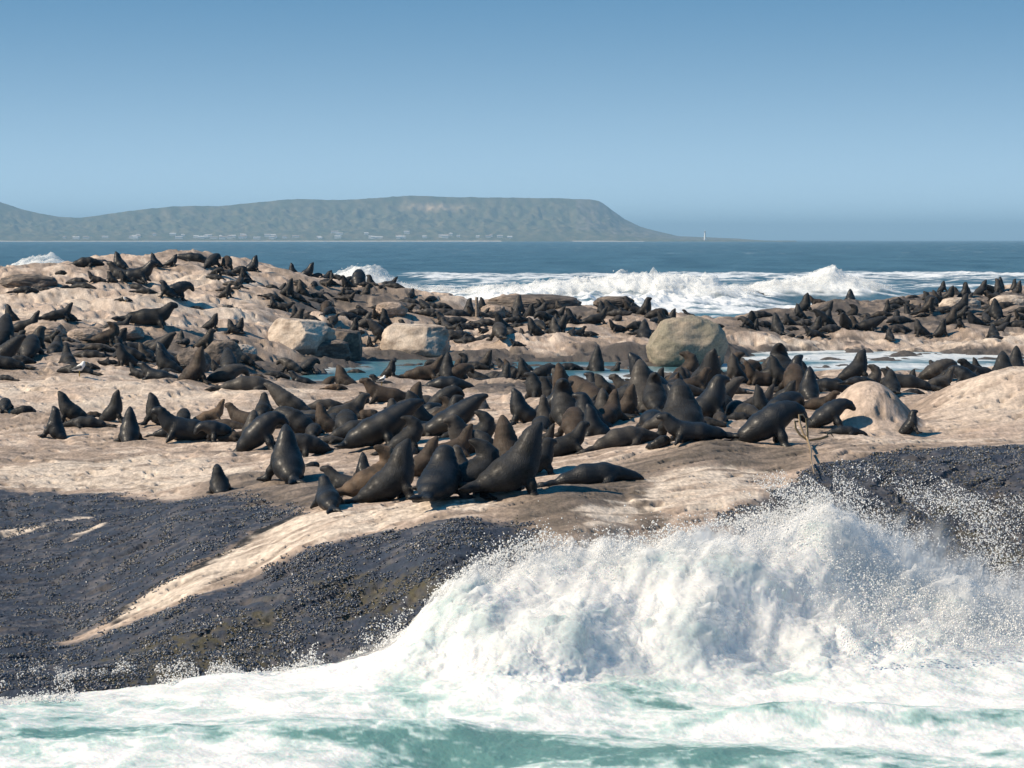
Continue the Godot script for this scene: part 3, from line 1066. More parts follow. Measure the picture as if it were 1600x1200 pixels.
# ---------------------------------------------------------------- far shore
# skyline of the headland: bearing (tangent), height in metres
var skyline := [Vector2(-.36, 182), Vector2(-.30, 186), Vector2(-.26, 180), Vector2(-.2257, 158), Vector2(-.214, 122), Vector2(-.2, 97), Vector2(-.189, 92), Vector2(-.169, 120), Vector2(-.149, 138), Vector2(-.127, 140), Vector2(-.1015, 165), Vector2(-.093, 168), Vector2(-.073, 164), Vector2(-.056, 175), Vector2(-.044, 182), Vector2(-.028, 176), Vector2(-.006, 174), Vector2(.017, 171), Vector2(.034, 167), Vector2(.0381, 161), Vector2(.0423, 134), Vector2(.0494, 88), Vector2(.0564, 56), Vector2(.0649, 36), Vector2(.0733, 18), Vector2(.09, 12), Vector2(.1, 8), Vector2(.108, 2), Vector2(.125, -6)]

func sky_height(u: float) -> float:
	for k in skyline.size() - 1:
		if u < skyline[k + 1].x:
			return lerpf(skyline[k].y, skyline[k + 1].y, clampf((u - skyline[k].x) / (skyline[k + 1].x - skyline[k].x), 0.0, 1.0))
	return -6.0

const SHORE := 7600.0

func land_height(u: float, t: float) -> float:
	# t: 0 at the shore, 1 at the ridge, beyond 1 down the far side
	var top := sky_height(u)
	var f := pow(t, 1.15) * (1.0 - 0.25 * sin(t * PI)) if t <= 1.0 else maxf(0.0, 1.0 - (t - 1.0) * 1.1)
	if t < 0.16: f = lerpf(0.0, pow(0.16, 1.15) * (1.0 - 0.25 * sin(0.16 * PI)), t / 0.16)
	var n := lumps.get_noise_2d(u * 260.0, t * 9.0) * 15.0 + ridges.get_noise_2d(u * 110.0, t * 2.5 + u * 20.0) * 6.0
	var x := u * 8000.0
	n += grain.get_noise_2d(x * 0.012, t * 6.0) * 8.0
	return top * f + n * clampf(minf(t * 2.0, (1.0 - absf(t - 0.5) * 2.0) * 2.4 + 0.12), 0.0, 1.0) * clampf(top / 120.0, 0.0, 1.0) + minf(3.0, t * 60.0)

func headland():
	var w := 620
	var h := 90
	var v := PackedVector3Array()
	var c := PackedColorArray()
	for j in h:
		var t := pow(j / (h - 1.0), 1.3) * 1.9
		for i in w:
			var u := lerpf(-0.36, 0.125, i / (w - 1.0))
			var d := SHORE + t * 1500.0
			var y := land_height(u, t)
			if j == 0: y = -2.0
			v.append(Vector3(u * d, y, -d))
			var n := lumps.get_noise_2d(u * 420.0, t * 12.0)
			var g := grain.get_noise_2d(u * 90.0, t * 5.0)
			var k := Color(0.075, 0.085, 0.045).lerp(Color(0.17, 0.145, 0.085), clampf(0.35 + n * 0.8 + g * 0.35, 0.0, 1.0))
			if u > 0.028 and t > 0.3: k = k.lerp(Color(0.16, 0.14, 0.12), clampf(0.5 + g, 0.0, 1.0))
			var bare := bump(u, -0.035, 0.012) * bump(t, 0.84, 0.05)
			k = k.lerp(Color(0.42, 0.32, 0.21), bare)
			if t < 0.02 and (u < -0.005 or (u > 0.027 and u < 0.058)): k = Color(0.45, 0.40, 0.33)
			c.append(k * (1.0 + g * 0.25))
	tag(put(shape(sheet(v, c, w, h), coloured(0.95, 0.2)), "headland"), "", "", "", "structure")

func houses():
	var r := RandomNumberGenerator.new()
	r.seed = 505
	var wall := StandardMaterial3D.new()
	wall.albedo_color = lin(.74, .72, .68); wall.roughness = 0.9
	var roofs := []
	for k in [[.32, .25, .2], [.45, .42, .4], [.6, .58, .56]]:
		var m := StandardMaterial3D.new()
		m.albedo_color = lin(k[0], k[1], k[2]); m.roughness = 0.85
		roofs.append(m)
	var made := 0
	while made < 64:
		var u := 0.0
		var q := r.randf()
		if q < 0.62: u = r.randf_range(-0.222, -0.02) if r.randf() < 0.35 else r.randfn(-0.128, 0.03)
		else: u = r.randfn(-0.03, 0.03)
		if u < -0.224 or u > 0.045: continue
		var t := 0.05 + absf(r.randfn(0.0, 0.06))
		if made < 3: u = [-0.078, -0.076, -0.050][made]; t = [0.2, 0.17, 0.05][made]
		var d := SHORE + t * 1500.0
		var wide := r.randf_range(9.0, 26.0)
		var tall := r.randf_range(4.0, 7.5)
		var deep := 10.0
		var o := put(Node3D.new(), "house")
		var body := BoxMesh.new()
		body.size = Vector3(wide, tall + 6.0, deep)
		put(shape(body, wall), "wall", o).position.y = tall * 0.5 - 3.0
		var roof := PrismMesh.new()
		roof.size = Vector3(deep + 1.0, 3.0, wide + 1.0)
		var rf := put(shape(roof, roofs[made % 3]), "roof", o)
		rf.position.y = tall + 1.5
		rf.rotation.y = PI / 2
		o.position = Vector3(u * d, land_height(u, t), -d)
		tag(o, "tiny pale house on the far shore below the headland", "house", "houses along the far shore")
		made += 1

func lighthouse():
	var white := StandardMaterial3D.new()
	white.albedo_color = lin(.8, .8, .79); white.roughness = 0.8
	var dark := StandardMaterial3D.new()
	dark.albedo_color = lin(.15, .13, .13); dark.roughness = 0.6
	var o := put(Node3D.new(), "lighthouse")
	var d := 7900.0
	var u := 301.0 / 3545.0
	put(shape(tube([Vector3(0, -6, 0), Vector3(0, 0, 0), Vector3(0, 14, 0), Vector3(0, 27, 0)], [5.0, 4.4, 3.6, 3.0], 20), white), "tower", o)
	put(shape(tube([Vector3(0, 26.8, 0), Vector3(0, 27, 0), Vector3(0, 28, 0), Vector3(0, 28.1, 0)], [.1, 4.2, 4.2, .1], 20), white), "gallery", o)
	put(shape(tube([Vector3(0, 28, 0), Vector3(0, 31.4, 0)], [2.3, 2.3], 16), dark), "lantern_room", o)
	put(shape(tube([Vector3(0, 31.4, 0), Vector3(0, 31.5, 0), Vector3(0, 33.6, 0)], [2.8, 2.8, .1], 16), white), "dome_roof", o)
	o.position = Vector3(u * d, land_height(u, 0.2), -d)
	tag(o, "slim white lighthouse on the low point right of the headland", "lighthouse")


# survey of the rocks: height of the ground by distance (rows) and bearing (columns)
var ground_rows := [24, 26, 27, 28, 28.8, 29.6, 30.4, 31.2, 32, 32.8, 33.6, 34.4, 35.2, 36, 37, 38, 40, 42, 44, 46, 48, 50, 52, 54, 56, 58, 60, 62, 64, 67, 70, 74, 78, 82, 86, 90, 94, 98, 102, 105, 108, 111, 114, 117, 120, 123, 126, 130, 135, 140, 146, 152, 160]
var ground_bearings := [-0.2962, -0.2595, -0.2257, -0.1975, -0.1693, -0.141, -0.1128, -0.0846, -0.0564, -0.0282, 0, 0.0282, 0.0564, 0.0846, 0.1128, 0.141, 0.1693, 0.1975, 0.2257, 0.2595, 0.2962]
var ground_heights := [
	[-1, -1, -1, -1, -1, -1, -1, -1, -1, -1, -1, -1, -1, -1, -1, -1.4, -1.4, -1.4, -1.4, -1.4, -1.4],
	[-0.6, -0.6, -0.6, -0.6, -0.6, -0.6, -0.6, -0.6, -0.6, -0.6, -0.6, -0.7, -0.76, -0.8, -0.83, -1.17, -1.2, -1.2, -1.2, -1.2, -1.2],
	[-0.24, -0.24, -0.24, -0.24, -0.28, -0.29, -0.29, -0.3, -0.21, -0.35, -0.35, -0.49, -0.6, -0.68, -0.73, -1.06, -1.11, -1.11, -1.11, -1.11, -1.11],
	[0, 0, 0, 0, 0, 0.02, 0.03, 0.05, 0.2, 0, 0, -0.2, -0.35, -0.5, -0.6, -0.94, -1, -1, -1, -1, -1],
	[0, 0, 0, 0, 0.11, 0.21, 0.26, 0.36, 0.52, 0.67, 0.57, 0.18, -0.08, -0.26, -0.42, -0.82, -0.9, -0.9, -0.9, -0.9, -0.9],
	[0, 0, 0, 0, 0.19, 0.39, 0.48, 0.68, 0.8, 1.22, 1.16, 0.88, 0.33, 0.04, -0.15, -0.68, -0.77, -0.77, -0.77, -0.77, -0.77],
	[0, 0, 0, 0, 0.26, 0.53, 0.67, 0.93, 1.08, 1.42, 1.35, 1.36, 0.89, 0.54, 0.21, -0.49, -0.61, -0.61, -0.61, -0.61, -0.61],
	[0, 0, 0, 0, 0.32, 0.64, 0.82, 1.12, 1.3, 1.52, 1.45, 1.54, 1.3, 1.11, 0.78, -0.24, -0.34, -0.34, -0.35, -0.35, -0.35],
	[0.02, 0.02, 0.02, 0.03, 0.39, 0.73, 0.94, 1.29, 1.41, 1.59, 1.58, 1.65, 1.5, 1.46, 1.31, 0.11, 0, 0, 0, 0, 0],
	[0.08, 0.08, 0.08, 0.11, 0.46, 0.82, 1.04, 1.38, 1.48, 1.62, 1.68, 1.76, 1.64, 1.64, 1.57, 0.74, 0.5, 0.5, 0.55, 0.55, 0.55],
	[0.15, 0.15, 0.15, 0.2, 0.52, 0.9, 1.1, 1.4, 1.5, 1.62, 1.69, 1.83, 1.75, 1.77, 1.73, 1.34, 1.06, 1.06, 1.15, 1.15, 1.15],
	[0.23, 0.23, 0.23, 0.3, 0.58, 0.96, 1.13, 1.41, 1.48, 1.59, 1.69, 1.84, 1.84, 1.9, 1.85, 1.81, 1.61, 1.61, 1.68, 1.68, 1.68],
	[0.29, 0.29, 0.29, 0.39, 0.63, 1, 1.14, 1.41, 1.45, 1.56, 1.69, 1.84, 1.9, 2.02, 1.95, 2.03, 1.94, 1.94, 1.98, 1.98, 1.98],
	[0.35, 0.35, 0.35, 0.45, 0.65, 1.01, 1.15, 1.39, 1.43, 1.53, 1.68, 1.84, 1.94, 2.09, 2.01, 2.1, 2.09, 2.09, 2.1, 2.1, 2.1],
	[0.4, 0.4, 0.4, 0.51, 0.68, 1.01, 1.16, 1.35, 1.39, 1.5, 1.67, 1.82, 1.95, 2.14, 2.05, 2.11, 2.12, 2.12, 2.12, 2.12, 2.12],
	[0.45, 0.45, 0.45, 0.56, 0.7, 0.99, 1.17, 1.31, 1.36, 1.47, 1.66, 1.81, 1.96, 2.16, 2.07, 2.07, 2.09, 2.09, 2.1, 2.1, 2.1],
	[0.53, 0.53, 0.53, 0.65, 0.73, 0.92, 1.12, 1.23, 1.31, 1.43, 1.62, 1.77, 1.93, 2.12, 2.07, 2.01, 2.01, 2.03, 2.09, 2.09, 2.09],
	[0.57, 0.57, 0.57, 0.69, 0.75, 0.87, 1.05, 1.16, 1.29, 1.39, 1.57, 1.74, 1.88, 2.06, 2.06, 2, 1.94, 2, 2.12, 2.12, 2.12],
	[0.56, 0.56, 0.56, 0.64, 0.72, 0.82, 0.98, 1.11, 1.27, 1.36, 1.52, 1.7, 1.84, 2, 2.03, 2, 1.94, 2.02, 2.13, 2.13, 2.13],
	[0.56, 0.56, 0.56, 0.59, 0.69, 0.78, 0.91, 1.08, 1.25, 1.32, 1.47, 1.67, 1.8, 1.95, 1.99, 2, 1.92, 2.03, 2.12, 2.12, 2.12],
	[0.55, 0.55, 0.55, 0.61, 0.69, 0.76, 0.84, 1.06, 1.23, 1.3, 1.43, 1.65, 1.78, 1.93, 1.96, 1.95, 1.83, 2.02, 2.07, 2.07, 2.07],
	[0.55, 0.55, 0.55, 0.62, 0.69, 0.74, 0.79, 1.05, 1.19, 1.29, 1.4, 1.62, 1.76, 1.9, 1.93, 1.9, 1.76, 1.96, 2.02, 2.02, 2.02],
	[0.56, 0.56, 0.56, 0.63, 0.68, 0.71, 0.81, 1.04, 1.17, 1.29, 1.37, 1.58, 1.73, 1.87, 1.9, 1.87, 1.75, 1.86, 1.96, 1.96, 1.96],
	[0.59, 0.59, 0.59, 0.63, 0.66, 0.69, 0.85, 1.03, 1.16, 1.26, 1.32, 1.54, 1.69, 1.84, 1.87, 1.84, 1.74, 1.77, 1.89, 1.89, 1.89],
	[0.7, 0.7, 0.7, 0.71, 0.76, 0.77, 0.91, 1.06, 1.16, 1.2, 1.24, 1.48, 1.64, 1.8, 1.83, 1.79, 1.71, 1.7, 1.81, 1.81, 1.81],
	[1, 1, 1, 1, 0.91, 0.91, 1, 1.08, 1.15, 1.13, 1.16, 1.4, 1.57, 1.73, 1.75, 1.71, 1.65, 1.64, 1.72, 1.72, 1.72],
	[1.13, 1.13, 1.13, 1.13, 1.1, 1.04, 1.12, 1.08, 1.14, 1.03, 1.07, 1.32, 1.49, 1.66, 1.66, 1.62, 1.59, 1.59, 1.66, 1.66, 1.66],
	[1.23, 1.23, 1.23, 1.29, 1.26, 1.2, 1.21, 1.07, 1.13, 0.95, 1, 1.24, 1.41, 1.57, 1.56, 1.55, 1.54, 1.56, 1.62, 1.62, 1.62],
	[1.37, 1.37, 1.37, 1.44, 1.35, 1.33, 1.23, 1.06, 1.09, 0.91, 0.96, 1.17, 1.32, 1.47, 1.44, 1.48, 1.5, 1.53, 1.59, 1.59, 1.59],
	[1.49, 1.49, 1.49, 1.48, 1.34, 1.28, 1.23, 1.01, 1, 0.87, 0.92, 1.05, 1.16, 1.28, 1.23, 1.36, 1.42, 1.48, 1.53, 1.53, 1.53],
	[1.46, 1.46, 1.46, 1.45, 1.34, 1.2, 1.11, 0.92, 0.9, 0.82, 0.86, 0.93, 0.98, 1.01, 0.93, 1.26, 1.34, 1.41, 1.46, 1.46, 1.46],
	[1.44, 1.44, 1.44, 1.44, 1.33, 1.05, 0.9, 0.65, 0.78, 0.7, 0.71, 0.74, 0.71, 0.6, 0.5, 0.87, 1, 1.2, 1.24, 1.24, 1.24],
	[1.43, 1.43, 1.43, 1.43, 1.32, 0.94, 0.63, 0.31, 0.62, 0.58, 0.58, 0.48, 0.33, 0.05, 0, 0.15, 0.3, 0.35, 0.35, 0.35, 0.35],
	[1.45, 1.45, 1.45, 1.45, 1.31, 0.92, 0.38, -0.12, 0.1, 0.48, 0.5, 0.2, -0.16, -0.3, -0.3, -0.3, -0.1, -0.1, -0.1, -0.1, -0.1],
	[1.55, 1.55, 1.55, 1.54, 1.31, 0.94, 0.2, -0.2, -0.18, 0.36, 0.4, -0.11, -0.25, -0.29, -0.3, -0.3, -0.3, -0.3, -0.3, -0.3, -0.3],
	[1.82, 1.82, 1.82, 1.77, 1.48, 1.02, 0.11, -0.2, -0.28, 0.2, 0.25, -0.3, -0.24, -0.28, -0.3, -0.3, -0.3, -0.3, -0.3, -0.3, -0.3],
	[2.07, 2.07, 2.07, 2.01, 1.75, 1.19, 0.17, -0.2, -0.29, -0.2, -0.2, -0.29, -0.23, -0.25, -0.3, -0.3, -0.29, -0.29, -0.28, -0.28, -0.28],
	[2.33, 2.33, 2.33, 2.27, 2.09, 1.48, 0.59, -0.12, -0.24, -0.18, -0.18, -0.24, -0.21, -0.2, -0.3, -0.3, -0.28, -0.27, -0.26, -0.26, -0.26],
	[2.59, 2.59, 2.59, 2.56, 2.44, 1.9, 1.39, 0.18, -0.13, -0.12, -0.1, -0.15, 0.04, 0.05, -0.3, -0.3, -0.25, -0.24, -0.22, -0.22, -0.22],
	[2.79, 2.79, 2.79, 2.8, 2.73, 2.25, 1.78, 0.81, 0.04, 0.01, 0.47, 0.38, 0.47, 0.33, -0.3, -0.3, -0.23, -0.21, -0.13, -0.13, -0.13],
	[3, 3, 3, 3.04, 2.97, 2.62, 2.2, 1.33, 0.49, 0.33, 0.71, 0.68, 0.7, 0.63, -0.3, -0.3, -0.2, -0.07, 0.33, 0.33, 0.33],
	[3.22, 3.22, 3.22, 3.3, 3.21, 3, 2.62, 1.74, 1.19, 0.78, 0.94, 0.94, 0.93, 0.85, 0, -0.22, 0.04, 0.22, 0.51, 0.51, 0.51],
	[3.49, 3.49, 3.49, 3.61, 3.54, 3.39, 3.03, 2.15, 1.64, 1.17, 1.23, 1.19, 1.17, 1, 0.46, 0.36, 0.32, 0.45, 0.65, 0.65, 0.65],
	[3.82, 3.82, 3.82, 3.97, 4, 3.77, 3.4, 2.56, 2.06, 1.5, 1.38, 1.37, 1.4, 1.12, 0.78, 0.6, 0.6, 0.67, 0.79, 0.79, 0.79],
	[3.98, 3.98, 3.98, 4.15, 4.38, 4.22, 3.72, 2.94, 2.43, 1.88, 1.44, 1.49, 1.63, 1.17, 0.94, 0.77, 0.82, 0.9, 1, 1, 1],
	[3.91, 3.91, 3.91, 4.07, 4.45, 4.53, 3.98, 3.27, 2.71, 2.22, 1.51, 1.56, 1.6, 1.09, 1.03, 0.91, 1.01, 1.14, 1.27, 1.27, 1.27],
	[3.74, 3.74, 3.74, 3.9, 4.22, 4.47, 3.92, 3.26, 2.78, 2.22, 1.61, 1.62, 1.38, 0.9, 1.14, 1.02, 1.17, 1.35, 1.53, 1.53, 1.53],
	[3.36, 3.36, 3.36, 3.36, 3.73, 4, 3.47, 3, 2.62, 2, 1.73, 1.66, 0.93, 0.45, 1.28, 1.2, 1.37, 1.59, 1.81, 1.81, 1.81],
	[2.24, 2.24, 2.24, 2.19, 2.72, 3.22, 2.71, 2.34, 2.13, 1.5, 1.88, 1.09, -0.09, -0.21, 1.1, 1.47, 1.58, 1.83, 2.12, 2.12, 2.12],
	[1, 1, 1, 1, 1.48, 2.18, 1.64, 1.33, 1.05, 0.76, 1.95, 0.33, -0.62, -0.55, 0.4, 1.4, 1.76, 1.99, 2.41, 2.41, 2.41],
	[-0.21, -0.21, -0.21, -0.2, 0.02, 0.75, 0.29, 0.12, -0.16, -0.14, 1.28, -0.47, -0.86, -0.82, -0.42, 0.3, 1.31, 1.88, 2.35, 2.35, 2.35],
	[-1, -1, -1, -1, -1, -1, -1, -1, -1, -1, 0.06, -1, -1, -1, -1, -0.57, 0.14, 0.5, 0.8, 0.8, 0.8],
	[-1, -1, -1, -1, -1, -1, -1, -1, -1, -1, -1, -1, -1, -1, -1, -1, -1, -1, -1, -1, -1]]
# height of the surging water by distance and bearing
var surge_rows := [20, 22, 22.8, 23.4, 24, 24.6, 25.2, 25.8, 26.4, 27, 27.6, 28.2, 28.8, 29.4, 30, 30.6, 31.2, 31.8, 32.4, 33]
var surge_bearings := [-0.2962, -0.2539, -0.2257, -0.1693, -0.1326, -0.0987, -0.0564, -0.031, -0.0113, 0.0141, 0.0564, 0.0846, 0.1128, 0.1354, 0.1551, 0.1749, 0.1975, 0.2257, 0.2595, 0.2962]
var surge_heights := [
	[0, 0, 0, 0, 0, 0, 0, 0, 0, 0, 0, 0, 0, 0, 0, 0, 0, 0, 0, 0],
	[0.05, 0.05, 0.05, 0.05, 0.05, 0.05, 0, -0.05, -0.05, 0, 0, 0, 0.01, 0.01, 0.01, 0.01, 0.01, 0.01, 0.01, 0.01],
	[0, 0, 0, 0.03, 0.05, 0.06, 0.01, -0.04, -0.04, 0.02, 0.02, 0.03, 0.04, 0.04, 0.03, 0.03, 0.03, 0.03, 0.03, 0.03],
	[-0.05, -0.05, -0.05, 0.02, 0.05, 0.07, 0.04, -0.01, -0.01, 0.05, 0.11, 0.13, 0.13, 0.09, 0.08, 0.05, 0.05, 0.05, 0.05, 0.05],
	[-0.04, -0.04, -0.04, 0.06, 0.08, 0.12, 0.14, 0.14, 0.15, 0.09, 0.08, 0.1, 0.1, 0.07, 0.07, 0.05, 0.05, 0.05, 0.05, 0.05],
	[-0.01, -0.01, -0.01, 0.12, 0.16, 0.22, 0.25, 0.23, 0.16, 0.12, 0.07, 0.08, 0.09, 0.08, 0.09, 0.09, 0.08, 0.07, 0.07, 0.07],
	[0, 0, 0, 0.04, 0.09, 0.14, 0.1, 0.1, 0.13, 0.17, 0.12, 0.19, 0.28, 0.3, 0.3, 0.28, 0.24, 0.2, 0.2, 0.2],
	[-0.01, -0.01, -0.01, 0, 0.05, 0.11, 0.16, 0.2, 0.26, 0.28, 0.2, 0.13, 0.12, 0.12, 0.14, 0.14, 0.14, 0.12, 0.12, 0.12],
	[-0.03, -0.03, -0.03, 0, 0.09, 0.17, 0.26, 0.35, 0.46, 0.47, 0.33, 0.25, 0.21, 0.21, 0.22, 0.22, 0.18, 0.16, 0.16, 0.16],
	[-0.06, -0.06, -0.06, -0.01, 0.12, 0.19, 0.36, 0.53, 0.76, 0.8, 0.55, 0.47, 0.39, 0.35, 0.32, 0.31, 0.26, 0.23, 0.23, 0.23],
	[-0.1, -0.1, -0.1, -0.04, 0.14, 0.2, 0.42, 0.78, 1.02, 1.06, 0.99, 0.84, 0.74, 0.61, 0.48, 0.43, 0.37, 0.31, 0.31, 0.31],
	[-0.16, -0.16, -0.16, -0.09, 0.02, 0.11, 0.4, 0.91, 1.2, 1.27, 1.3, 1.31, 1.25, 1.08, 0.79, 0.64, 0.49, 0.37, 0.37, 0.37],
	[-0.22, -0.22, -0.22, -0.21, -0.2, -0.15, 0.06, 0.79, 1.2, 1.42, 1.39, 1.49, 1.52, 1.48, 1.11, 0.85, 0.63, 0.43, 0.43, 0.43],
	[-0.31, -0.31, -0.31, -0.33, -0.32, -0.25, -0.24, 0.18, 0.84, 1.21, 1.34, 1.54, 1.68, 1.77, 1.4, 1.05, 0.8, 0.48, 0.48, 0.48],
	[-0.4, -0.4, -0.4, -0.43, -0.42, -0.33, -0.34, 0.1, 0.47, 0.85, 1.11, 1.34, 1.57, 1.72, 1.44, 1.1, 0.85, 0.5, 0.5, 0.5],
	[-0.48, -0.48, -0.48, -0.51, -0.51, -0.4, -0.41, 0.05, 0.16, 0.42, 0.68, 0.97, 1.29, 1.45, 1.41, 1.1, 0.8, 0.5, 0.5, 0.5],
	[-0.56, -0.56, -0.56, -0.58, -0.58, -0.45, -0.46, -0.04, -0.06, 0.11, 0.29, 0.47, 0.76, 0.96, 1.15, 1, 0.71, 0.49, 0.49, 0.49],
	[-0.64, -0.64, -0.64, -0.65, -0.65, -0.49, -0.5, -0.2, -0.25, -0.14, -0.02, 0.09, 0.25, 0.4, 0.57, 0.63, 0.48, 0.35, 0.35, 0.35],
	[-0.72, -0.72, -0.72, -0.72, -0.72, -0.54, -0.55, -0.4, -0.42, -0.37, -0.31, -0.26, -0.18, -0.1, 0.08, 0.24, 0.24, 0.19, 0.19, 0.19],
	[-0.8, -0.8, -0.8, -0.8, -0.8, -0.6, -0.6, -0.6, -0.6, -0.6, -0.6, -0.6, -0.6, -0.6, -0.4, -0.2, 0, 0, 0, 0]]
